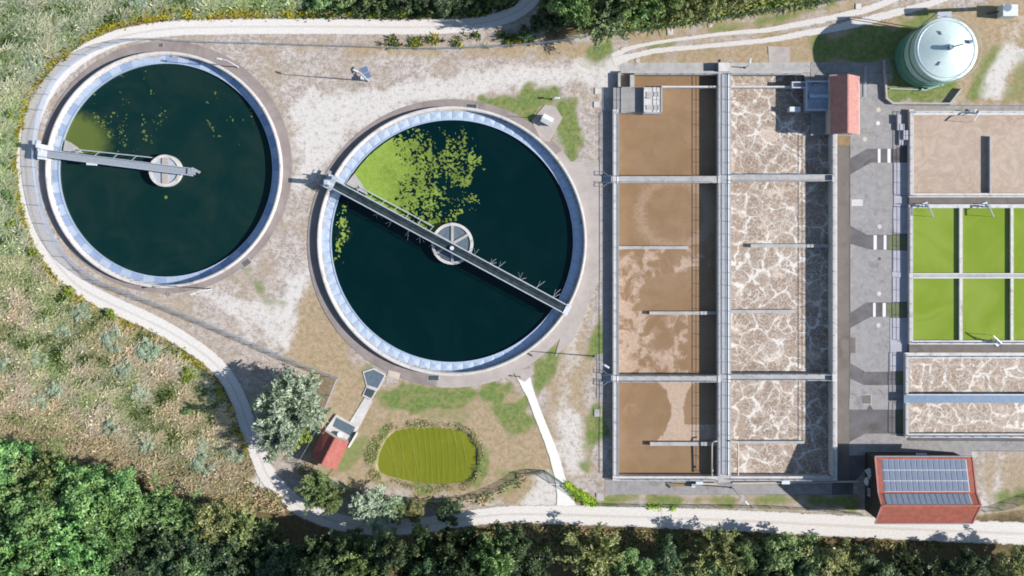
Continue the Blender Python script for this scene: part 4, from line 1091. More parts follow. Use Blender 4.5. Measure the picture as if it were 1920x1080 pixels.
# ------------------------------------------------------------------ buildings
def roof_slab(name, mat, parent, quad, th=.14):
    """quad of world points, given a thickness downward"""
    q = [Vector(p) for p in quad]
    n = (q[1] - q[0]).cross(q[3] - q[0]).normalized()
    if n.z < 0: n = -n
    m = MB(); m.add(q + [p - n * th for p in q], [(0, 1, 2, 3), (7, 6, 5, 4), (0, 4, 5, 1), (1, 5, 6, 2), (2, 6, 7, 3), (3, 7, 4, 0)])
    return m.build(name, mat, parent)

M['tile_bld'] = tile_mat('tile_bld', lin(176, 96, 78), lin(196, 118, 98), 0.0)
M['tile_shed'] = tile_mat('tile_shed', lin(196, 138, 130), lin(210, 156, 146), 0.0, 4.2)
M['tile_hut'] = tile_mat('tile_hut', lin(184, 104, 94), lin(198, 122, 110), R_(-28.5), 4.2)

# big building with the solar roof
ze, zb, zr = 6.7, 8.35, 10.0
A0 = P(1641.5, 857, ze); A1 = P(1821.5, 857, ze); D0 = P(1640, 981, ze); D1 = P(1826, 980, ze)
xl = (A0.x + D0.x) / 2; xr = (A1.x + D1.x) / 2
yt = A0.y; yb_ = D0.y; ybr = P(1645, 924.5, zb).y; yrg = P(1650, 948, zr).y
bl = thing('plant_building', 'two storey plant building with red tiled roof and rows of solar panels', 'building', ((xl + xr) / 2, (yt + yb_) / 2, 0))
o = .45
m = MB()
prof = [(yb_ + o, 0), (yt - o, 0), (yt - o, ze - .05), (ybr, zb - .25), (yrg, zr - .25), (yb_ + o, ze - .05)]
n = len(prof)
m.add([(xl + o, y, z) for y, z in prof] + [(xr - o, y, z) for y, z in prof], [tuple(range(n)), tuple(range(2 * n - 1, n - 1, -1))] + [(i, n + i, n + (i + 1) % n, (i + 1) % n) for i in range(n)])
m.build('wall', M['dark_wall'], bl)
rt = M['tile_bld']
roofs = [roof_slab('roof', rt, bl, [(xl, yt, ze), (xr, yt, ze), (xr, ybr, zb), (xl, ybr, zb)]),
         roof_slab('roof', rt, bl, [(xl, ybr, zb), (xr, ybr, zb), (xr, yrg, zr), (xl, yrg, zr)]),
         roof_slab('roof', rt, bl, [(xl, yb_, ze), (xr, yb_, ze), (xr, yrg, zr), (xl, yrg, zr)])]
MB().bar((xl, yrg, zr + .03), (xr, yrg, zr + .03), .3, .14).build('ridge_tiles', rt, bl)
for q in (0, 1):
    xx = xl if q == 0 else xr
    m = MB(); m.bar((xx, yt, ze + .03), (xx, ybr, zb + .03), .24, .12); m.bar((xx, ybr, zb + .03), (xx, yrg, zr + .03), .24, .12); m.bar((xx, yrg, zr + .03), (xx, yb_, ze + .03), .24, .12)
    m.build('verge_tiles', M['tile_shed'], bl)
m = MB(); m.tube([(xl, yt + .1, ze - .05), (xr, yt + .1, ze - .05)], .09, 8); m.build('gutter', M['galv'], bl)
m = MB(); m.tube([(xl, yb_ - .1, ze - .05), (xr, yb_ - .1, ze - .05)], .09, 8); m.build('gutter', M['galv'], bl)
def pv_rows(y0, z0, y1, z1, rows, pxa, pxb, zmid):
    e = Vector((0, y1 - y0, z1 - z0)); n = Vector((0, -(z1 - z0), (y1 - y0))); n = n.normalized()
    if n.z < 0: n = -n
    xa = P(pxa, 900, zmid).x; xb = P(pxb, 900, zmid).x
    cols = 15; w = (xb - xa) / cols
    me = None
    for r in range(rows):
        for k in range(cols):
            f0 = r / rows; f1 = (r + 1) / rows
            p0 = Vector((xa + k * w, y0, z0)) + e * (f0 + .012) + n * .12
            dx = Vector((w, 0, 0)); dy = e * (f1 - f0 - .024)
            m = MB()
            g = .085
            q = [p0, p0 + dx, p0 + dx + dy, p0 + dy]
            q = [q[0] + Vector((g, 0, 0)), q[1] - Vector((g, 0, 0)), q[2] - Vector((g, 0, 0)), q[3] + Vector((g, 0, 0))]
            m.add(q + [v - n * .05 for v in q], [(0, 1, 2, 3), (7, 6, 5, 4), (0, 4, 5, 1), (1, 5, 6, 2), (2, 6, 7, 3), (3, 7, 4, 0)])
            m.build('solar_panel', M['pv'], bl)
    # pale frame rails that show between the modules
    m = MB(); b0 = Vector((xa - .05, y0, z0)) + n * .045; dx = Vector((xb - xa + .1, 0, 0))
    q = [b0, b0 + dx, b0 + dx + e, b0 + e]
    m.add(q + [v - n * .04 for v in q], [(0, 1, 2, 3), (7, 6, 5, 4), (0, 4, 5, 1), (1, 5, 6, 2), (2, 6, 7, 3), (3, 7, 4, 0)])
    m.build('mounting_frame', M['white_metal'], bl)
ey = lambda f, ya, za, yb2, zb2: (ya + (yb2 - ya) * f, za + (zb2 - za) * f)
y0, z0 = ey(.07, yt, ze, ybr, zb); y1, z1 = ey(.965, yt, ze, ybr, zb)
pv_rows(y0, z0, y1, z1, 3, 1656, 1814, 7.5)
y0, z0 = ey(.08, ybr, zb, yrg, zr); y1, z1 = ey(.93, ybr, zb, yrg, zr)
pv_rows(y0, z0, y1, z1, 1, 1660, 1820, 9.2)
# west gable fittings
gx = xl + o
for yy, zz in ((ybr + 1.5, 2.0), (yrg + .3, 2.0)):
    w = MB().box(gx - .06, yy - .6, zz - .7, gx + .02, yy + .6, zz + .7).build('window', M['white_metal'], bl)
    MB().box(gx - .075, yy - .5, zz - .6, gx - .05, yy + .5, zz + .6).build('pane', M['pv'], w)
MB().box(gx - .07, yrg - 2.2, 0.05, gx + .02, yrg - 1.1, 2.1).build('door', M['dark_steel'], bl)
MB().pbox(1718, 850, 1738, 858, 2.8, 2.65).build('door_canopy', M['white_metal'], bl)
# things by the west gable
tag(MB().tube([P(1629, 903, 0), P(1629, 903, 1.3), P(1629, 903, 1.9)], [.75, .75, .2], 16).build('storage_vessel', M['white_metal']), 'round white vessel by the left gable of the solar roofed building', 'vessel')
vv = thing('vent_cowl', 'white vent cowl beside the left gable of the solar roofed building', 'vent', P(1630, 885))
MB().tube([P(1630, 885, 0), P(1630, 885, 2.6)], .25, 10).build('pipe', M['galv_light'], vv)
MB().bar(P(1626, 880, 2.7), P(1634, 893, 2.9), .8, .6).build('hood', M['white_metal'], vv)
railing('pale handrail along the ramp left of the solar roofed building', [(1623, 915), (1623, 955)], 0, mat='galv_light')

# long shed with red roof beside the foaming pool
ze2, zr2 = 3.6, 5.5
zr2 = 6.3
e0 = P(1556, 143, ze2); e1 = P(1611, 252, ze2); xrg = P(1590, 200, zr2).x
sh = thing('pump_shed', 'narrow shed with ridged red tiled roof beside the steel trough', 'shed', ((e0.x + e1.x) / 2, (e0.y + e1.y) / 2, 0))
m = MB(); o = .25
prof = [(e0.x + o, 0), (e1.x - o, 0), (e1.x - o, ze2 - .05), (xrg, zr2 - .3), (e0.x + o, ze2 - .05)]
n = len(prof); ya, yb2 = e0.y - o, e1.y + o
m.add([(x, ya, z) for x, z in prof] + [(x, yb2, z) for x, z in prof], [tuple(range(n)), tuple(range(2 * n - 1, n - 1, -1))] + [(i, n + i, n + (i + 1) % n, (i + 1) % n) for i in range(n)])
m.build('wall', M['render_wall'], sh)
ts = M['tile_shed']
roof_slab('roof', ts, sh, [(e0.x, e0.y, ze2), (e0.x, e1.y, ze2), (xrg, e1.y, zr2), (xrg, e0.y, zr2)])
roof_slab('roof', ts, sh, [(e1.x, e0.y, ze2), (e1.x, e1.y, ze2), (xrg, e1.y, zr2), (xrg, e0.y, zr2)])
MB().bar((xrg, e0.y, zr2 + .02), (xrg, e1.y, zr2 + .02), .22, .12).build('ridge_tiles', ts, sh)
MB().tube([(e1.x - .02, e0.y, ze2 - .08), (e1.x - .02, e1.y, ze2 - .08)], .08, 8).build('gutter', M['galv'], sh)
MB().box(e1.x - o - .02, e0.y - 6.0, 0.02, e1.x - o + .04, e0.y - 5.0, 2.1).build('door', M['dark_steel'], sh)

# little hut by the pond
zeh, zrh = 2.5, 4.1
hc = P(621, 843, zeh)
hq = [P(605, 806, zeh), P(654, 829, zeh), P(630, 882, zeh), P(583, 857, zeh)]   # eave corners
ra = P(628.5, 821, zrh); rb = P(603, 871, zrh)
ht = thing('pump_hut', 'small red roofed hut at a slant beside the pond', 'hut', (hc.x, hc.y, 0))
cm = sum(hq, Vector((0, 0, 0))) / 4
wq = [cm + (p - cm) * .9 for p in hq]
ra_w = cm + (Vector((ra.x, ra.y, zeh)) - cm) * .9; rb_w = cm + (Vector((rb.x, rb.y, zeh)) - cm) * .9
m = MB()
vs = [Vector((p.x, p.y, 0)) for p in wq] + [Vector((p.x, p.y, zeh - .05)) for p in wq] + [Vector((ra_w.x, ra_w.y, zrh - .35)), Vector((rb_w.x, rb_w.y, zrh - .35))]
m.add(vs, [(3, 2, 1, 0), (0, 1, 5, 8, 4), (2, 3, 7, 9, 6), (1, 2, 6, 5), (3, 0, 4, 7), (4, 8, 9, 7), (5, 6, 9, 8)])
m.build('wall', M['render_wall'], ht)
roof_slab('roof', M['tile_hut'], ht, [hq[0], hq[3], rb, ra], .1)
roof_slab('roof', M['tile_hut'], ht, [hq[1], hq[2], rb, ra], .1)
MB().bar(ra + Vector((0, 0, .02)), rb + Vector((0, 0, .02)), .2, .1).build('ridge_tiles', M['tile_hut'], ht)
# concrete forecourt of the hut with grating and tank
fc = thing('pump_sump', 'pale concrete sump with dark grating in front of the red roofed hut', 'sump', P(640, 798))
def poly_part(name, mat, parent, pts, z1, z0):
    q = [P(a, b, z1) for a, b in pts]
    return MB().prism([(p.x, p.y) for p in q], z0, z1).build(name, M[mat], parent)
poly_part('slab', 'concrete_light', fc, [(630, 777), (669, 799), (655, 828), (610, 805)], .35, -.2)
poly_part('grating', 'mid_grate', fc, [(631, 783), (666, 801), (659, 818), (624, 799)], .4, .34)
MB().tube([P(637, 815, .35), P(637, 815, 1.2)], .42, 18).build('dome_vessel', M['white_metal'], fc)
poly_part('parapet', 'white_paint', fc, [(668, 811), (671, 813), (655, 840), (652, 838)], .9, 0)
cv = thing('channel_hatch', 'five sided blue grey hatch with dark square grating beside the larger round tank', 'hatch', P(700, 718))
poly_part('frame', 'concrete_light', cv, [(680, 697), (701, 690), (724, 703), (709, 732), (687, 724)], .10, -.1)
poly_part('cover_plate', 'mid_grate', cv, [(683, 699), (701, 693), (721, 704), (708, 728), (689, 722)], .14, .09)
poly_part('frame', 'concrete_light', cv, [(687, 724.5), (708, 732), (696, 750), (679, 742)], .09, -.1)
poly_part('grating', 'dark_grate', cv, [(688, 727), (704, 733), (696, 747), (682, 740)], .12, .08)
def hatch(label, pts, mat='dark_grate', frame='concrete', cat='hatch', grp='covers set in the paving'):
    c = P(sum(p[0] for p in pts) / len(pts), sum(p[1] for p in pts) / len(pts))
    t = thing('cover_hatch', label, cat, c, group=grp)
    cx = sum(p[0] for p in pts) / len(pts); cy = sum(p[1] for p in pts) / len(pts)
    poly_part('frame', frame, t, [(cx + (x - cx) * 1.18, cy + (y - cy) * 1.18) for x, y in pts], .085, -.05)
    poly_part('plate', mat, t, pts, .11, .08)
hatch('dark grating at the top walkway of the larger round tank', [(875, 195), (894, 196), (893, 203), (874, 202)])
hatch('dark grating at the bottom walkway of the larger round tank', [(803, 704), (822, 704), (822, 713), (803, 713)])
hatch('dark square plate on the bottom right walkway of the smaller round tank', [(452, 493), (465, 484), (471, 492), (458, 502)], 'asphalt')
hatch('tan slab beside the walkway near the five sided hatch', [(730, 695), (749, 700), (746, 711), (727, 705)], 'slab_tan', 'slab_tan')
hatch('small dark cover on the top walkway of the smaller round tank', [(299, 81), (306, 81), (306, 88), (299, 88)], 'asphalt')
for x, y, w, lb, mt in ((1257, 60, 5, 'pale square cover in the grass below the upper right trees', 'concrete_light'), (1121, 171, 5, 'pale square cover on the white gravel left of the basin corner', 'concrete_light'),
                    (1119, 196, 5, 'small pale cover at the end of the basin corner slab', 'concrete_light'), (1121, 774, 6, 'grey square cover beside the lower left basin wall', 'concrete'),
                    (1125, 932, 6, 'grey square cover at the lower left corner of the basin paving', 'concrete'), (1610, 12, 5, 'grey square cover on the upper right vehicle track', 'concrete_light'),
                    (1625, 749, 8, 'brown square plate on the lower yard slab', 'asphalt_brown')):
    hatch(lb, [(x - w, y - w), (x + w, y - w), (x + w, y + w), (x - w, y + w)], mt, 'concrete')
hatch('tall brown plate on the yard slab left of the lower green cells', [(1596, 633), (1604, 633), (1604, 662), (1596, 662)], 'asphalt_brown', 'concrete_yard')
def manhole(label, px, py, mat):
    p = P(px, py, .06)
    t = thing('manhole', label, 'manhole', (p.x, p.y, 0), group='round manhole covers')
    MB().lathe([(.42, .0), (.42, .085), (.32, .085)], (p.x, p.y), 24).build('frame', M['walk_pale'], t)
    MB().lathe([(.32, .08), (.05, .095), (.01, .095)], (p.x, p.y), 24).build('cover', M[mat], t)
for lb, x, y, mt in (('pinkish round cover in the grass right of the pale square one', 1332, 47, 'slab_tan'), ('pale round cover just above the top left basin corner', 1196, 114, 'slab_tan'),
                     ('pink round cover in the yard below the digester wall', 1647, 206, 'slab_tan'), ('pink round cover in the yard below the red roofed shed', 1621, 261, 'slab_tan'),
                     ('round cover on the yard slab left of the upper green cells', 1649, 425, 'concrete_light'), ('dark ringed round cover just below the second pair of white stripes', 1649, 485, 'asphalt'),
                     ('round cover just above the lowest pair of white stripes', 1648, 551, 'concrete_light'), ('round cover just below the lowest pair of white stripes', 1647, 610, 'concrete_light'),
                     ('round cover on the bottom walkway of the smaller round tank', 317, 551, 'walk_ring'), ('bluish white round cover in the yard between the shed and the tan basin', 1646, 231, 'white_metal')):
    manhole(lb, x, y, mt)

# ------------------------------------------------------------------ digester
dz = 9.7
dc = P(1774, 92.5, dz); dr = 58 * S * (H - dz) / H
dg = thing('digester_tower', 'tall round green digester tower with pale conical roof', 'tower', (dc.x, dc.y, 0))
cc = (dc.x, dc.y)
MB().lathe([(dr + .05, 0), (dr + .05, 4.4), (dr, 4.45)], cc, 72).build('lower_shell', M['digester_green'], dg)
MB().lathe([(dr, 4.45), (dr, dz - .1)], cc, 72).build('upper_shell', M['digester_pale'], dg)
for z in (2.2, 4.5, 7.0):
    MB().lathe([(dr + .04, z), (dr + .13, z), (dr + .13, z + .12), (dr + .04, z + .12)], cc, 72).build('hoop', M['digester_green'], dg)
apex = dz + 1.5
n = 24
MB().lathe([(dr + .12, dz - .2), (dr + .12, dz - .02), (dr + .06, dz + .02), (.02, apex)], cc, 96).build('roof', M['digester_roof'], dg, True)
m = MB(); m.tube([(cc[0], cc[1], apex - .2), (cc[0], cc[1], apex + .9)], .35, 16); m.build('vent_stub', M['steel_blue'], dg)
m = MB(); m.tube([(cc[0], cc[1], apex + .8), (cc[0] + .9, cc[1] + .2, apex + 1.1), (cc[0] + 1.6, cc[1] + .4, apex + 1.0)], .09, 8); m.build('gas_pipe', M['dark_steel'], dg)
p = (cc[0] + dr * .72, cc[1] + dr * .22, dz + .4)
MB().tube([p, (p[0], p[1], p[2] + .7)], .28, 12).build('relief_valve', M['steel_blue'], dg)
for an in (2.0, 4.2):
    MB().bar((cc[0] + 2.3 * math.cos(an), cc[1] + 2.3 * math.sin(an), dz + .85), (cc[0] + 2.9 * math.cos(an), cc[1] + 2.9 * math.sin(an), dz + .75), .16, .25).build('roof_hatch', M['galv'], dg)
m = MB(); rr = dr + .35
m.tube([(cc[0] + rr * math.cos(a_), cc[1] + rr * math.sin(a_), dz + .9) for a_ in np.linspace(-2.3, 1.9, 60)], .035, 5)
m.tube([(cc[0] + (dr - .35) * math.cos(a_), cc[1] + (dr - .35) * math.sin(a_), dz + .25) for a_ in np.linspace(0, 2 * math.pi, 60)], .035, 5)
m.build('roof_railing', M['galv_light'], dg)
me = None
for a_ in np.linspace(-2.3, 1.9, 15):
    q = Vector((cc[0] + rr * math.cos(a_), cc[1] + rr * math.sin(a_), dz - .25))
    if me is None: o = MB().bar(dg.location, dg.location + Vector((0, 0, 1.13)), .05).build('railing_post', M['galv_light'], dg); me = o.data
    else: o = link('railing_post', me, dg)
    o.location = q - dg.location
m = MB(); m.prism([(cc[0] - 1.3, cc[1] + dr - .2), (cc[0] + 1.0, cc[1] + dr - .2), (cc[0] + .9, cc[1] + dr + 1.1), (cc[0] - 1.2, cc[1] + dr + 1.0)], dz - .3, dz - .2); m.build('roof_platform', M['galv'], dg)
m = MB()
for q in ((-1.25, .95), (.9, 1.05)):
    m.bar((cc[0] + q[0], cc[1] + dr - .1, 0), (cc[0] + q[0], cc[1] + dr + q[1], dz - .3), .12)
m.build('platform_brackets', M['galv'], dg)
# foot pipes on the south side
pp = thing('pipe_run', 'thin white pipe with valves on the grass below the digester tower', 'pipe', P(1733, 170))
MB().tube([P(1668, 166, .5), P(1720, 168, .5), P(1733, 169, .5), P(1752, 163, .6), P(1770, 158, .7)], .1, 8).build('pipe', M['galv_light'], pp)
for x, y in ((1730, 168), (1742, 165), (1767, 159)): MB().tube([P(x, y, .3), P(x, y, .95)], .2, 10).build('valve', M['white_metal'], pp)
# enclosing wall
ew = thing('retaining_wall', 'low concrete wall bent round the grass below the digester tower', 'wall', P(1663, 185))
pts = [(1659, 113), (1663, 184), (1675, 193.5), (1782, 194), (1804, 166)]
q = [P(x, y, .85) for x, y in pts]
m = MB()
for i, (a_, b_) in enumerate(zip(q[:-1], q[1:])):
    dd = (b_ - a_).normalized() * (.12 if i else 0)
    m.bar(Vector((a_.x, a_.y, .42)) - dd, Vector((b_.x, b_.y, .42 + .004 * i)), .28, .85)
m.build('wall', M['concrete'], ew)
# gas flare top right
fl = thing('gas_flare', 'white gas flare unit with leaning stack in the top right corner', 'gas flare', P(1878, 22))
MB().pbox(1881, 8, 1909, 30, 2.4, 0).build('cabinet', M['white_metal'], fl)
MB().tube([P(1889, 14, 0), P(1889, 14, 7.5)], .32, 14).build('stack', M['galv'], fl)
MB().tube([P(1889, 14, 7.3), P(1889, 14, 9.3)], .62, 16).build('burner_hood', M['galv_light'], fl)
m = MB(); m.tube([P(1850, 26, .5), P(1882, 20, .6)], .12, 8); m.build('gas_pipe', M['dark_steel'], fl)
railing('grey handrail of the loading ramp right of the red roofed shed', [(1620, 126), (1620, 184), (1613, 184)], .1, mat='galv_light')
cs = thing('concrete_stair', 'stack of grey concrete steps at the top left corner of the tan basin', 'stair', P(1688, 290))
for i, (x0, y0, x1, y1, z) in enumerate(((1683, 215, 1690, 232, .9), (1683, 232.2, 1696, 244, .7), (1686, 244.2, 1694, 272, .5), (1694.3, 244.2, 1703, 262, .9), (1696, 262.2, 1704, 272, .3))):
    MB().pbox(x0, y0, x1, y1, z, 0.05).build('step', M['concrete_lavender'], cs)

# ------------------------------------------------------------------ lamps, cabinet, posts
def lamp(label, px, py, h, ang, arm=1.0, mat='white_metal'):
    p = P(px, py)
    t = thing('street_lamp', label, 'lamp post', p, ang, group='lamp posts of the plant')
    z = Vector((0, 0, 1)); x = Vector((1, 0, 0)); a = t.location.copy()
    MB().tube([a, a + z * (h * .5), a + z * h], [.10, .08, .055], 10).build('pole', M[mat], t)
    MB().tube([a + z * h * .985, a + z * (h + .15) + x * arm * .5, a + z * (h + .2) + x * arm], .045, 8).build('arm', M[mat], t)
    MB().add([a + z * (h + .15) + x * arm + Vector(v) for v in ((-.1, -.18, 0), (.75, -.14, .05), (.75, .14, .05), (-.1, .18, 0), (-.05, -.12, .16), (.65, -.1, .18), (.65, .1, .18), (-.05, .12, .16))],
             [(3, 2, 1, 0), (4, 5, 6, 7), (0, 1, 5, 4), (1, 2, 6, 5), (2, 3, 7, 6), (3, 0, 4, 7)]).build('lamp_head', M['white_metal'], t)
    MB().tube([a, a + z * .25], .17, 10).build('foot', M['galv'], t)
lamp('white lamp post at the upper right edge of the smaller round tank', 447, 126, 7.5, R_(170), .9)
lamp('white lamp post at the bottom edge of the smaller round tank', 397, 542, 7.0, R_(200), .9)
lamp('tall white lamp post beside the blue tilted panels on the bare ground', 691, 152, 10.0, R_(160), .5)
lamp('white lamp post on the slab left of the lower cross bridge', 1116, 668, 8.5, R_(-30), 1.0)
lamp('white lamp post on the grass strip below the basin walkway', 1373, 914, 8.0, R_(-42), .6)
lamp('short white lamp on the paving above the foaming basin', 1398, 127, 3.0, R_(80), .3)
lamp('short white lamp in the small grass patch above the white cabinet', 1037, 186, 1.6, R_(0), .25)
cb = thing('utility_cabinet', 'white gabled cabinet on the diamond shaped paving', 'cabinet', P(1026, 226))
c0 = P(1026, 225, 1.2)
an = R_(-28); ux = Vector((math.cos(an), math.sin(an), 0)); uy = Vector((-ux.y, ux.x, 0))
q = [c0 - ux * .75 - uy * .6, c0 + ux * .75 - uy * .6, c0 + ux * .75 + uy * .6, c0 - ux * .75 + uy * .6]
MB().prism([(p.x, p.y) for p in q], .04, 1.3).build('body', M['white_metal'], cb)
q2 = [c0 + (p - c0) * 1.15 for p in q]
rA = c0 - ux * .9; rB = c0 + ux * .9
vs = [Vector((p.x, p.y, 1.3)) for p in q2] + [Vector((rA.x, rA.y, 1.75)), Vector((rB.x, rB.y, 1.75))]
MB().add(vs, [(0, 1, 5, 4), (2, 3, 4, 5), (0, 4, 3), (1, 2, 5), (3, 2, 1, 0)]).build('roof', M['white_paint'], cb)
MB().tube([(c0.x - .9, c0.y + .3, 0), (c0.x - .9, c0.y + .3, 4.2)], .05, 6).build('mast', M['galv'], cb)
sp = thing('solar_stand', 'pair of blue tilted panels on a stand on bare ground between the tanks', 'solar stand', P(688, 140))
for k, (x, y) in enumerate(((683, 131), (688, 142))):
    c0 = P(x, y, 1.5); an = R_(-72)
    ux = Vector((math.cos(an), math.sin(an), 0)); uy = Vector((-math.sin(an), math.cos(an), .45)).normalized()
    q = [c0 - ux * .45 - uy * .65, c0 + ux * .45 - uy * .65, c0 + ux * .45 + uy * .65, c0 - ux * .45 + uy * .65]
    n = ux.cross(uy)
    MB().add(q + [p - n * .05 for p in q], [(0, 1, 2, 3), (7, 6, 5, 4), (0, 4, 5, 1), (1, 5, 6, 2), (2, 6, 7, 3), (3, 7, 4, 0)]).build('panel', M['cover_blue'], sp)
    MB().bar((c0.x, c0.y, 0), (c0.x, c0.y, 1.45), .1).build('leg', M['galv'], sp)
MB().pbox(676, 143, 680, 149, 1.1, 0).build('battery_box', M['white_metal'], sp)
hp = thing('marker_post', 'red topped post where the white footpath meets the tank walkway', 'post', P(975, 706))
MB().tube([P(975, 706), P(975, 706) + Vector((0, 0, 1.0))], .07, 8).build('post', M['galv'], hp)
MB().tube([P(975, 706) + Vector((0, 0, 1.0)), P(975, 706) + Vector((0, 0, 1.35))], .13, 10).build('cap', M['red'], hp)
# pipes along the south wall of the basins
pw = thing('pipe_line', 'long white pipe with boxes along the bottom wall of the foaming basin', 'pipe', P(1400, 906))
MB().tube([P(1373, 906, .5), P(1460, 905, .5), P(1610, 903, .5)], .16, 10).build('pipe', M['slab_tan'], pw)
MB().pbox(1466, 900, 1481, 908, 1.2, .02).build('valve_box', M['white_metal'], pw)
pw = thing('pipe_line', 'short white pipe with pale boxes below the brown basin', 'pipe', P(1320, 906))
MB().tube([P(1300, 907, .5), P(1345, 907, .5)], .16, 10).build('pipe', M['slab_tan'], pw)
MB().pbox(1305, 903, 1318, 909, 1.1, .02).build('valve_box', M['white_metal'], pw)
MB().pbox(1297, 908, 1304, 914, .8, .02).build('valve_box', M['white_metal'], pw)
for x, nm in ((1335, 'brown'), (1384, 'foaming')):
    pt = thing('drop_pipe', 'pale pipe bending down into the lowest %s pool' % nm, 'pipe', P(x, 893))
    sgn = 1 if x > 1357 else -1
    MB().tube([P(1357 + sgn * 12, 827, 1.5), P(x - sgn * 3, 828, 1.5), P(x, 832, 1.4), P(x, 892, 1.3)], .13, 10).build('pipe', M['slab_tan'], pt)
    MB().tube([P(x, 880, 1.2), P(x, 884, 1.2)], .2, 10).build('flange', M['galv'], pt)
    MB().bar(P(x, 860, -.8), P(x, 860, 1.3), .08).build('support', M['galv'], pt)

# ------------------------------------------------------------------ fences and gate
fence('grey wire fence sweeping round the loop road from the top to the willow', FENCE_W)
fence('straight pale fence between the silver willow and the red roofed hut', [(634, 708), (612, 762), (590, 815), (561, 866)])
fence('green wire fence under the upper right trees', FENCE_N, wire='wire_green', post='post_green')
fence('green wire fence curving below the pond', FENCE_S, 1.6, wire='wire_green', post='post_green')
fence('wire fence between the basin paving and the white road', [(1062, 912), (1090, 930), (1116, 944), (1250, 947), (1440, 949), (1560, 956), (1612, 962)], 1.6, wire='wire_green', post='post_green')
fence('green wire fence right of the solar roofed building', [(1838, 955), (1880, 951), (1925, 935), (1980, 915)], 1.8, wire='wire_green', post='post_green')
gt = thing('gate', 'open teal wire gate where the white footpath meets the road', 'gate', P(1020, 880))
for (a_, b_) in (((985, 888), (1018, 882)), ((1021, 882), (1060, 908))):
    a_ = P(*a_); b_ = P(*b_); z = Vector((0, 0, 1))
    lf = MB(); lf.bar(a_ + z * .1, b_ + z * .1, .07); lf.bar(a_ + z * 1.9, b_ + z * 1.9, .07); lf.bar(a_, a_ + z * 1.95, .08); lf.bar(b_, b_ + z * 1.95, .08); lf.bar(a_ + z * .1, b_ + z * 1.9, .05)
    lf = lf.build('leaf', M['post_green'], gt)
    m = MB(); m.add([a_ + z * .1, b_ + z * .1, b_ + z * 1.88, a_ + z * 1.88], [(0, 1, 2, 3)]).build('wire_mesh', M['wire_green'], lf)

# ------------------------------------------------------------------ pond
pq = [P(x, y, -.45) for x, y in [(800 + (x - 800) * 1.06, 856 + (y - 856) * 1.06) for x, y in POND]]
tag(MB().add(pq[::-1], [tuple(range(len(pq)))]).build('water', M['w_pond']), kind='structure')
M['cord'] = rough_mat('cord', lin(176, 178, 104), lin(184, 186, 116))
nt = thing('bird_net', 'pale cords strung side by side across the green pond', 'net', P(800, 856))
cords = [(722, 832, 752, 899), (731, 820, 745, 896), (740, 815, 772, 902), (752, 808, 758, 900), (764, 805, 790, 905), (772, 803, 781, 904), (783, 802, 792, 906), (795, 801, 803, 908), (806, 801, 811, 909),
         (817, 801, 824, 910), (828, 802, 833, 910), (840, 804, 845, 909), (850, 806, 872, 898), (853, 807, 858, 906), (862, 811, 882, 888), (869, 815, 876, 896)]
for x0, y0, x1, y1 in cords:
    pts = []
    for k in range(9):
        f = k / 8
        p = P(x0 + (x1 - x0) * f, y0 + (y1 - y0) * f, 0)
        p.x += math.sin(f * 7 + x0) * .03; p.z = .05 - .38 * math.sin(math.pi * f)
        pts.append(p)
    MB().tube(pts, .009, 4).build('cord', M['cord'], nt)

# ------------------------------------------------------------------ vegetation
def tufts(name, label, cat, pts, pal, blades, hgt, wid, lean=(0, 0), spread=.35):
    """pts (n,2) metres; pal (n,3) colour of each tuft"""
    n = len(pts); k = n * blades
    c = np.repeat(pts, blades, 0) + RNG.normal(0, spread * .5, (k, 2))
    col = np.repeat(pal, blades, 0) * RNG.uniform(.86, 1.13, (k, 1))
    h = np.repeat(hgt, blades) * RNG.uniform(.55, 1.1, k); w = wid * RNG.uniform(.6, 1.4, k)
    az = RNG.uniform(0, 2 * np.pi, k); ln = RNG.uniform(.5, 1.5, k) * h
    dx = np.cos(az) * ln + lean[0] * h; dy = np.sin(az) * ln + lean[1] * h
    L = np.hypot(dx, dy) + 1e-6; sx, sy = -dy / L * w / 2, dx / L * w / 2
    z0 = np.full(k, -.05)
    v0 = np.stack([c[:, 0] - sx, c[:, 1] - sy, z0], -1); v1 = np.stack([c[:, 0] + sx, c[:, 1] + sy, z0], -1)
    m0 = np.stack([c[:, 0] + dx * .5 + sx * 1.2, c[:, 1] + dy * .5 + sy * 1.2, h * .75], -1); m1 = np.stack([c[:, 0] + dx * .5 - sx * 1.2, c[:, 1] + dy * .5 - sy * 1.2, h * .75], -1)
    t0 = np.stack([c[:, 0] + dx + sx * .4, c[:, 1] + dy + sy * .4, h], -1); t1 = np.stack([c[:, 0] + dx - sx * .4, c[:, 1] + dy - sy * .4, h], -1)
    V = np.stack([v0, v1, m0, m1, t0, t1], 1).reshape(-1, 3)
    b = np.arange(k)[:, None] * 6
    F = np.concatenate([b + np.array([[0, 1, 2, 3]]), b + np.array([[3, 2, 4, 5]])], 0)
    cc = np.concatenate([np.repeat(col, 6, 0), np.ones((k * 6, 1))], 1)
    o = link(name, np_mesh(name, V, F, M['blade'], np.clip(cc, 0, 1)))
    return tag(o, label, cat, kind='stuff')
ROADL = [(a, b) for a, b, c in ROAD]
def scatter(x0, y0, x1, y1, per_m2):
    n = int((x1 - x0) * (y1 - y0) * S * S * per_m2)
    return RNG.uniform(x0, x1, n), RNG.uniform(y0, y1, n)
LC = lambda *c: np.array(lin(*c, L=0.95)[:3])
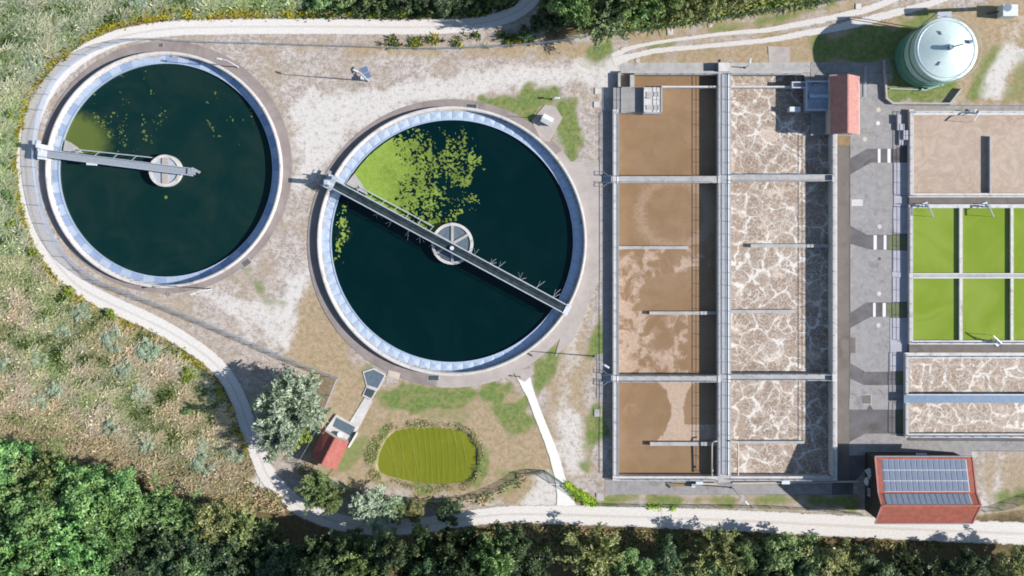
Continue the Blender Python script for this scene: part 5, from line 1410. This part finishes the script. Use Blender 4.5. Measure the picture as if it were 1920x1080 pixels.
OUT = [(-60, -40), (1000, -60), (985, -20), (955, 12), (905, 28), (850, 33), (700, 34), (480, 33), (330, 36), (268, 42), (208, 56), (150, 83), (100, 124), (63, 172), (40, 225), (29, 285), (31, 345), (43, 408), (65, 465), (97, 513), (140, 553),
       (190, 582), (245, 607), (295, 630), (342, 656), (385, 690), (412, 722), (432, 760), (448, 810), (462, 850), (470, 880), (440, 900), (380, 905), (330, 893), (240, 858), (130, 838), (60, 825), (0, 818), (-60, 810)]
OUT = [(x, y + (26 if (y > 800 and x < 445) else 0)) for x, y in OUT]
px, py = scatter(-40, -30, 1000, 935, 15)
sd = sdf(OUT, px, py); ok = sd < -1
px, py, sd = px[ok], py[ok], sd[ok]
X = (px - NX) * S; Y = (NY - py) * S
U = X * .94 + Y * .34; W = -X * .34 + Y * .94
nz = fbm(U * .16, W * .34, 4); nz2 = fbm(U * .45 + 40, W * .95, 4); r = RNG.random(len(px))
north = py < 480
def grade(v, stops):
    xs = [q[0] for q in stops]; cs = np.array([LC(*q[1]) for q in stops])
    return np.stack([np.interp(v, xs, cs[:, k]) for k in range(3)], -1)
mixv = nz2 * .62 + nz * .38 + (r - .5) * .05
pal = np.where(north[:, None], grade(mixv, [(.34, (78, 98, 56)), (.41, (124, 144, 96)), (.48, (166, 178, 146)), (.56, (190, 196, 176)), (.68, (204, 200, 178))]),
               grade(mixv, [(.34, (80, 96, 54)), (.41, (140, 150, 96)), (.48, (178, 178, 138)), (.55, (200, 192, 160)), (.62, (212, 196, 168)), (.7, (216, 202, 180))]))
pal = np.where(north[:, None], pal * np.array([1.02, .99, .86]), pal)
gr = fbm(X * .11 + 9, Y * .11, 3)
pal = np.where(((gr > .56) & (r < .7))[:, None], pal * np.array([.9, 1.03, .78]), pal)
pal = np.where(((gr < .43) & ~north)[:, None], pal * np.array([1.03, .98, .9]), pal)
rdd = ldist(ROADL, px, py)
edge = sstep(40, 24, rdd)
clump = fbm(X * .5 + 3, Y * .5, 3)
pal = np.where((r < edge * (.25 + .9 * (clump > .5)))[:, None], np.where((RNG.random(len(px)) < .45)[:, None], LC(204, 190, 60), np.where((RNG.random(len(px)) < .6)[:, None], LC(140, 154, 66), LC(180, 150, 100))), pal)
pal = np.where(((py > 800 + 60 * sstep(0, 440, px)) & (r < .6))[:, None], LC(184, 168, 134), pal)
h = (.30 + .75 * nz2) * np.where(north, 1.2, 1.0) * np.where(rdd < 32, .5, 1)
top = (px > 560) & (py < 40)
pal = np.where((top & (r < .8))[:, None], LC(70, 90, 48), pal)
tufts('meadow', 'grey green and straw coloured tall weeds beyond the loop road', 'meadow', np.stack([X, Y], -1), pal, 5, h, .14, (.8, .3), .5)
# brush between the road and the north fence, weeds along fences, pond reeds
px, py = scatter(690, 64, 1000, 88, 4)
ok = (ldist(ROADL, px, py) > 19) & (py > 64) & (ldist(FENCE_W, px, py) > 3) & (px > 700 + (88 - py) * 2) & (fbm(px * .05, py * .09) > .47)
px, py = px[ok], py[ok]; r = RNG.random(len(px))
pal = np.where((r < .14)[:, None], LC(176, 156, 48), np.where((r < .6)[:, None], LC(112, 118, 58), LC(78, 92, 48)))
tufts('weeds', 'yellow flowering weeds between the top road and the fence', 'weeds', np.stack([(px - NX) * S, (NY - py) * S], -1), pal, 7, np.full(len(px), .55), .16)
px, py = scatter(680, 780, 925, 935, 45)
dd = sdf(POND, px, py); wdt = 10 + 8 * (px < 740)
ok = (dd > -.5) & (dd < wdt * (.45 + fbm(px * .06, py * .06))) & (fbm(px * .09, py * .09) + RNG.uniform(-.15, .15, len(px)) > .5)
px, py = px[ok], py[ok]; r = RNG.random(len(px))
pal = np.where((r < .4)[:, None], LC(186, 170, 136), np.where((r < .85)[:, None], LC(140, 150, 88), LC(98, 116, 58)))
tufts('reeds', 'straw and green reeds round the bank of the green pond', 'reeds', np.stack([(px - NX) * S, (NY - py) * S], -1), pal, 3, RNG.uniform(.08, .26, len(px)), .06)
L1 = [(1065, 912), (1090, 930), (1112, 942)]; L2 = [(1215, 950), (1265, 953)]
px, py = scatter(1050, 900, 1280, 960, 30)
ok = (ldist(L1, px, py) < 3 + 5 * fbm(px * .08, py * .08)) | ((ldist(L2, px, py) < 3) & (RNG.random(len(px)) < .15)); px, py = px[ok], py[ok]
tufts('weeds', 'bright green weeds at the fence foot beside the white road', 'weeds', np.stack([(px - NX) * S, (NY - py) * S], -1), np.tile(LC(160, 185, 62), (len(px), 1)), 7, np.full(len(px), .38), .14)
px, py = scatter(270, 890, 560, 965, 7)
ok = sdf([(270, 905), (400, 890), (470, 905), (520, 925), (540, 955), (420, 960), (330, 935)], px, py) < 0; px, py = px[ok], py[ok]; r = RNG.random(len(px))
pal = np.where((r < .6)[:, None], LC(178, 156, 126), LC(140, 140, 94))
tufts('weeds', 'tan dry weeds at the foot of the lower left trees', 'weeds', np.stack([(px - NX) * S, (NY - py) * S], -1), pal, 6, np.full(len(px), .45), .15)
px, py = scatter(560, 860, 985, 960, 5)
ok = (ldist(FENCE_S, px, py - 8) < 10) & (fbm(px * .03, py * .05) > .42); px, py = px[ok], py[ok]; r = RNG.random(len(px))
pal = np.where((r < .5)[:, None], LC(176, 150, 122), LC(140, 150, 98))
tufts('weeds', 'reddish and green weeds along the fence below the pond', 'weeds', np.stack([(px - NX) * S, (NY - py) * S], -1), pal, 6, np.full(len(px), .4), .12)
px, py = scatter(1130, 0, 1640, 64, 12)
dfn = (py - np.interp(px, [q[0] for q in FENCE_N], [q[1] for q in FENCE_N])); ok = (dfn < -3) & (dfn > -34); px, py = px[ok], py[ok]; r = RNG.random(len(px))
pal = np.where((r < .4)[:, None], LC(150, 148, 96), np.where((r < .75)[:, None], LC(112, 128, 70), LC(76, 94, 48)))
tufts('weeds', 'olive and yellow scrub behind the upper right fence', 'weeds', np.stack([(px - NX) * S, (NY - py) * S], -1), pal, 7, RNG.uniform(.6, 1.4, len(px)), .18)
px, py = scatter(880, 985, 1930, 1030, 6)
ok = (py > np.interp(px, [880, 960, 1040, 1250, 1400, 1600, 1930], [988, 986, 988, 996, 1002, 1013, 1030]) + 2); px, py = px[ok], py[ok]; r = RNG.random(len(px))
pal = np.where((r < .6)[:, None], LC(150, 132, 100), LC(104, 116, 66))
tufts('weeds', 'brown verge grass between the white road and the bottom trees', 'weeds', np.stack([(px - NX) * S, (NY - py) * S], -1), pal, 6, RNG.uniform(.3, .7, len(px)), .14)

def crown_mesh(seed, nclump, nleaf, size, flat=.8, ragged=.25):
    """unit crown: radius 1, base at z=0, built of small leaf faces gathered in clumps"""
    g = np.random.default_rng(seed)
    V = []; Cl = []
    lobes = [(g.uniform(0, 2 * np.pi), g.uniform(-.1, 1.0), g.uniform(.5, .82)) for _ in range(11)]
    for i in range(nclump):
        la, le, lr = lobes[i % 11]
        el = math.asin(le)
        c = np.array([math.cos(la) * math.cos(el) * lr, math.sin(la) * math.cos(el) * lr, .75 * flat + math.sin(el) * lr * flat])
        o = g.normal(size=3); o /= np.linalg.norm(o)
        c = c + o * g.uniform(.12, .46) * (1 + g.uniform(-ragged, ragged)) * np.array([1, 1, .8])
        cr = g.uniform(.10, .23)
        n = int(nleaf * (cr / .17) ** 2)
        d = g.normal(size=(n, 3)); d /= np.linalg.norm(d, axis=1)[:, None]
        p = c + d * cr * g.uniform(.2, 1.25, (n, 1)) * np.array([1, 1, .75])
        nr = d + np.array([0, 0, .7]) + g.normal(0, .55, (n, 3)); nr /= np.linalg.norm(nr, axis=1)[:, None]
        t1 = np.cross(nr, g.normal(size=(n, 3))); t1 /= np.linalg.norm(t1, axis=1)[:, None] + 1e-9
        t2 = np.cross(nr, t1)
        s1 = size * g.uniform(.6, 1.5, (n, 1)); s2 = s1 * g.uniform(.45, .75, (n, 1))
        V.append(np.stack([p + t1 * s1, p + t2 * s2, p - t1 * s1, p - t2 * s2], 1).reshape(-1, 3))
        b = g.uniform(.15, .85)
        v = np.clip(b + g.normal(0, .22, n), 0, 1)
        Cl.append(np.repeat(v, 4))
    V = np.concatenate(V); v = np.concatenate(Cl)
    F = np.arange(len(V)).reshape(-1, 4)
    return V, F, np.stack([v, v, v, np.ones_like(v)], -1)
def spray_mesh(seed, nbr, nleaf, size, flat=.85):
    """unit crown whose leaves sit along branches that spray up and out from the trunk"""
    g = np.random.default_rng(seed)
    V = []; Cl = []
    for i in range(nbr):
        a = g.uniform(0, 2 * np.pi); el = math.asin(g.uniform(.02, .98)); L = g.uniform(.6, 1.12)
        d0 = np.array([math.cos(a) * math.cos(el), math.sin(a) * math.cos(el), math.sin(el) * flat])
        bend = g.normal(0, .18, 3); b = g.uniform(.15, .85)
        sub = [(f0, g.normal(0, .5, 3), g.uniform(.18, .38)) for f0 in g.uniform(.35, .95, 7)] + [(0, bend, 1.0)]
        for f0, off, ln in sub:
            n = int(nleaf * ln)
            f = g.uniform(.25, 1, n) if f0 == 0 else g.uniform(0, 1, n)
            if f0 == 0:
                p = np.array([0, 0, .55 * flat]) + d0 * L * f[:, None] + bend * (f ** 2)[:, None]
                dr = np.tile(d0, (n, 1))
            else:
                st = np.array([0, 0, .55 * flat]) + d0 * L * f0 + bend * f0 ** 2
                dd = d0 + off * 1.3; dd /= np.linalg.norm(dd)
                p = st + dd * ln * f[:, None]; dr = np.tile(dd, (n, 1))
            p = p + g.normal(0, .035, (n, 3)); p[:, 2] -= .10 * f ** 2 * ln
            dr = dr + g.normal(0, .45, (n, 3)); dr /= np.linalg.norm(dr, axis=1)[:, None]
            nr = np.array([0, 0, 1.0]) + g.normal(0, .5, (n, 3))
            t2 = np.cross(nr, dr); t2 /= np.linalg.norm(t2, axis=1)[:, None] + 1e-9
            s1 = size * g.uniform(.7, 1.7, (n, 1)); s2 = s1 * g.uniform(.3, .5, (n, 1))
            V.append(np.stack([p + dr * s1, p + t2 * s2, p - dr * s1, p - t2 * s2], 1).reshape(-1, 3))
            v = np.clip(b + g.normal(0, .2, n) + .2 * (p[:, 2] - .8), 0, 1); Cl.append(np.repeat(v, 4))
    V = np.concatenate(V); v = np.concatenate(Cl)
    V[:, 2] = np.maximum(V[:, 2], 0)
    return V, np.arange(len(V)).reshape(-1, 4), np.stack([v, v, v, np.ones_like(v)], -1)
def trunk_mesh(seed):
    g = random.Random(seed); m = MB()
    m.tube([(0, 0, -.05), (.02, .01, .3), (.0, .04, .8)], [.075, .055, .03], 7)
    for k in range(5):
        a = g.uniform(0, 6.28); z = g.uniform(.25, .6); r = g.uniform(.35, .6)
        m.tube([(0, .01, z), (math.cos(a) * r * .5, math.sin(a) * r * .5, z + .2), (math.cos(a) * r, math.sin(a) * r, z + .45)], [.03, .02, .008], 5)
    me = bpy.data.meshes.new('trunk'); me.from_pydata(m.v, [], m.f); me.update(); me.materials.append(M['bark']); return me
CR = {}
def crown(kind, matname, seed, *a):
    V, F, c = crown_mesh(seed, *a)
    CR.setdefault(kind, []).append((np_mesh('crown', V, F, M[matname], c), trunk_mesh(seed)))
for sd_ in range(3): crown('lush', 'leaf_lush', 10 + sd_, 125, 125, .042)
for sd_ in range(3): crown('mid', 'leaf_mid', 20 + sd_, 125, 125, .042)
for sd_ in range(3): crown('olive', 'leaf_olive', 30 + sd_, 125, 125, .042)
for sd_ in range(3): crown('dark', 'leaf_dark', 40 + sd_, 125, 125, .042)
for sd_ in range(2): crown('silver', 'leaf_silver', 50 + sd_, 150, 150, .040, .8, .3)
crown('pale', 'leaf_pale', 90, 125, 125, .042)
def spray(kind, matname, seed, *a):
    V, F, c = spray_mesh(seed, *a)
    CR.setdefault(kind, []).append((np_mesh('crown', V, F, M[matname], c), trunk_mesh(seed)))
spray('lush', 'leaf_lush', 110, 60, 60, .045); spray('lush', 'leaf_lush', 111, 44, 80, .045); spray('lush', 'leaf_mid', 112, 55, 70, .045)
spray('mid', 'leaf_mid', 120, 50, 70, .045); spray('mid', 'leaf_mid', 121, 38, 80, .05); spray('mid', 'leaf_olive', 122, 44, 70, .045)
spray('olive', 'leaf_olive', 130, 50, 70, .045); spray('olive', 'leaf_olive', 131, 38, 80, .05)
spray('dark', 'leaf_dark', 140, 46, 70, .045); spray('dark', 'leaf_dark', 141, 34, 80, .05); spray('dark', 'leaf_mid', 142, 40, 70, .045)
CR['silver'] = []
spray('silver', 'leaf_silver', 150, 70, 75, .042); spray('silver', 'leaf_silver', 151, 60, 80, .042)
CR['pale'] = []
spray('pale', 'leaf_pale', 160, 70, 70, .045)
for sd_ in range(2): crown('bush', 'leaf_mid', 60 + sd_, 70, 60, .065, .8, .35)
for sd_ in range(2): crown('palebush', 'leaf_silver', 70 + sd_, 70, 60, .065, .8, .35)
for sd_ in range(2): crown('yellowbush', 'leaf_yellow', 80 + sd_, 70, 60, .065, .8, .35)
def tree(kind, px, py, rpx, ht, label, group, name='tree', cat='tree', trunk=True):
    """rpx crown radius in photo pixels, ht total height in metres; (px,py) is where the crown centre shows"""
    me, tm = random.choice(CR[kind])
    p = P(px, py, ht * .6); p.z = 0
    t = thing(name, label, cat, p, random.uniform(0, 6.28), group)
    r = rpx * S
    r *= 1.08
    zb0 = ht * .22 if trunk else 0.0
    if trunk:
        o = link('trunk', tm, t); o.scale = (min(ht * .6, r * 1.2),) * 2 + (ht * .75,)
    o = link('crown', me, t); o.scale = (r, r, (ht - zb0) / 1.45); o.location = (0, 0, zb0)
    return t
G1 = 'lush green trees in the lower left wood'
for x, y, r, h in ((20, 880, 52, 9), (85, 905, 55, 10), (150, 935, 55, 11), (60, 965, 60, 12), (215, 925, 46, 9), (205, 985, 56, 11), (130, 1010, 62, 12), (30, 1040, 62, 12), (245, 955, 36, 8), (110, 1075, 58, 11), (-20, 940, 60, 11), (15, 1090, 50, 11)):
    tree('lush', x, y, r, h, 'lush bright green tree in the dense lower left wood', G1)
G2 = 'dark trees of the shaded bottom wood'
rr = random.Random(5)
for x, y, r, h, k in ((300, 950, 40, 8, 'mid'), (345, 975, 40, 8, 'mid'), (400, 985, 42, 8, 'olive'), (455, 1000, 40, 8, 'mid'), (285, 1010, 42, 9, 'dark'), (340, 1040, 46, 9, 'dark'), (250, 1060, 46, 8, 'dark'),
                      (420, 1050, 46, 9, 'dark'), (490, 1030, 40, 9, 'dark'), (540, 1060, 46, 10, 'dark'), (610, 1050, 44, 10, 'dark'), (675, 1060, 46, 11, 'dark'), (735, 1045, 40, 11, 'dark'), (860, 1060, 42, 12, 'dark'), (925, 1055, 44, 12, 'dark'),
                      (880, 1020, 26, 8, 'dark'), (960, 1020, 32, 9, 'dark'), (1005, 1060, 40, 12, 'dark'), (1185, 1065, 40, 12, 'mid'), (1245, 1045, 34, 11, 'dark'), (1270, 1080, 40, 12, 'mid'), (1330, 1075, 40, 12, 'mid'), (1420, 1060, 42, 12, 'dark'),
                      (1395, 1035, 28, 10, 'mid'), (1650, 1070, 44, 12, 'dark'), (1590, 1050, 34, 11, 'mid'), (1700, 1055, 36, 11, 'dark'), (1760, 1075, 40, 11, 'dark'), (1820, 1060, 36, 11, 'dark'), (590, 1095, 50, 12, 'dark'), (800, 1095, 50, 12, 'dark'),
                      (640, 1020, 30, 8, 'dark'), (190, 1075, 50, 9, 'lush'), (300, 1085, 46, 9, 'dark'), (370, 1090, 46, 9, 'mid'), (450, 1090, 44, 9, 'dark'), (520, 1095, 44, 10, 'dark'), (690, 1095, 46, 10, 'mid'), (715, 1018, 28, 9, 'dark'), (790, 1018, 28, 9, 'dark'), (845, 1015, 26, 9, 'dark'), (1500, 1090, 50, 13, 'dark'), (1100, 1100, 48, 12, 'mid'), (1940, 1060, 42, 12, 'mid')):
    h *= 1.4 if 560 < x < 1000 else (0.72 if x > 1000 else 1)
    y += 10 if x > 1000 else 0
    tree(k, x, y, r, h, 'dark green tree among others in the shaded bottom wood', G2)
tree('mid', 1110, 1044, 54, 9, 'large bright topped tree leaning to the road near the bottom middle', None)
tree('olive', 795, 1062, 38, 12, 'lone yellow green tree lit among dark ones at the bottom', None)
tree('olive', 1350, 1046, 44, 9, 'round sunlit tree at the bottom below the basin middle', None)
tree('mid', 1485, 1052, 46, 9, 'bushy green tree at the bottom below the red building shadow', None)
tree('olive', 1545, 1070, 46, 9, 'yellowish green tree at the bottom below the solar roofed building', None)
tree('olive', 1890, 1068, 40, 9, 'sunlit yellow green tree in the bottom right corner', None)
G3 = 'green trees along the top edge'
for x, y, r, h, k in ((1075, -2, 40, 18, 'lush'), (1195, 8, 36, 15, 'mid'), (1165, -20, 44, 18, 'mid'), (1090, 22, 30, 17, 'mid'), (1240, -8, 38, 12, 'lush'), (1280, 12, 24, 8, 'olive'), (1320, -8, 36, 9, 'olive'), (1385, -12, 34, 8, 'olive'), (1030, -40, 46, 13, 'dark')):
    tree(k, x, y, r, h, 'leafy green tree in the row along the top edge', G3)
tree('pale', 1134, 38, 36, 12, 'big tree hanging over the fence at the top, lowest of its row', None)
for x, y, r, h in ((640, -12, 26, 4), (675, 6, 15, 2.5), (705, -12, 30, 5), (740, 8, 14, 3), (765, -14, 32, 6), (800, 5, 16, 3), (825, -12, 30, 6), (862, 8, 18, 4), (885, -8, 28, 6), (930, -14, 26, 6), (600, 2, 22, 3), (1010, 50, 20, 4), (1040, 30, 26, 6), (985, 62, 14, 3)):
    tree('dark' if x > 650 else 'bush', x, y, r, h, 'dark green shrub in the hedge beside the top road', 'dark shrubs beside the top road', 'shrub', 'shrub')
tree('silver', 548, 765, 54, 11.5, 'upper half of the silver grey willow between road and fence', None, 'willow', 'willow')
tree('silver', 522, 815, 40, 8.5, 'lower silver grey willow crowded against the road', None, 'willow', 'willow')
tree('silver', 560, 735, 36, 8, 'uppermost silver grey willow next to the fence corner', None, 'willow', 'willow')
tree('yellowbush', 558, 820, 24, 3, 'yellow green shrub at the right foot of the willow', None, 'shrub', 'shrub')
tree('silver', 702, 955, 40, 5, 'silvery shrub overhanging the lower road below the pond fence', None, 'shrub', 'shrub')
tree('mid', 590, 915, 34, 4.5, 'dark leafy shrub at the bend below the red roofed hut', None, 'shrub', 'shrub')
tree('mid', 620, 935, 28, 4, 'round green shrub left of the silvery one by the road', None, 'shrub', 'shrub')
tree('mid', 740, 955, 22, 3.5, 'green shrub right of the silvery one by the road', None, 'shrub', 'shrub')
tree('dark', 842, 962, 22, 3, 'small blue green shrub at the road edge below the pond', None, 'shrub', 'shrub')
tree('olive', 778, 958, 20, 2.5, 'low olive shrub between two larger ones below the pond fence', None, 'shrub', 'shrub')
G4 = 'low shrubs in the weedy meadow'
for i in range(26):
    for _ in range(60):
        x = rr.uniform(-10, 450); y = rr.uniform(-10, 890)
        if sdf(OUT, np.array([x]), np.array([y]))[0] < -14: break
    k = rr.choice(['palebush', 'palebush', 'bush', 'palebush'] if y > 480 else ['palebush', 'bush', 'bush', 'palebush'])
    tree(k, x, y, rr.uniform(10, 24), rr.uniform(.8, 1.3), 'low pale shrub scattered in the weedy meadow' if k == 'palebush' else 'low green shrub scattered in the weedy meadow', G4 if k == 'palebush' else 'low green shrubs in the weedy meadow', 'shrub', 'shrub', False)
for x, y, r in ((128, 548, 12), (205, 590, 10), (352, 705, 14), (20, 215, 10), (22, 420, 11), (60, 470, 10)):
    tree('yellowbush', x, y, r, 1.3, 'yellow flowering clump along the outer edge of the loop road', 'yellow flowering clumps by the loop road', 'shrub', 'shrub', False)

# ------------------------------------------------------------------ light, sky, camera
EL, AZ = 36.8, 4.5
d = Vector((math.cos(R_(EL)) * math.cos(R_(AZ)), -math.cos(R_(EL)) * math.sin(R_(AZ)), math.sin(R_(EL))))
sl = bpy.data.lights.new('sun', 'SUN'); sl.energy = 4.6; sl.angle = R_(0.5); sl.color = (1.0, .975, .935)
so = bpy.data.objects.new('sun', sl); C.objects.link(so); so.rotation_euler = d.to_track_quat('Z', 'Y').to_euler(); so.location = d * 120
w = bpy.data.worlds.new('World'); bpy.context.scene.world = w; w.use_nodes = True
nt_ = w.node_tree; bg = nt_.nodes['Background']
sky = nt_.nodes.new('ShaderNodeTexSky'); sky.sky_type = 'NISHITA'; sky.sun_disc = False
sky.sun_elevation = R_(EL); sky.sun_rotation = R_(90 + AZ); sky.air_density = 1.2; sky.dust_density = .3; sky.ozone_density = 1.6
nt_.links.new(sky.outputs[0], bg.inputs[0]); bg.inputs[1].default_value = 0.09

cam = bpy.data.cameras.new('camera'); co = bpy.data.objects.new('camera', cam); C.objects.link(co)
co.location = (0, 0, H); co.rotation_euler = (0, 0, 0)
cam.sensor_width = 36; cam.lens = 36 * H / (1920 * S); cam.shift_y = -(540 - NY) / 1920.0
cam.clip_start = 1; cam.clip_end = 6000
sc = bpy.context.scene
sc.camera = co
sc.cycles.filter_width = 1.8
sc.view_settings.view_transform = 'Standard'; sc.view_settings.look = 'None'; sc.view_settings.gamma = 1
sc.view_settings.exposure = 0.80
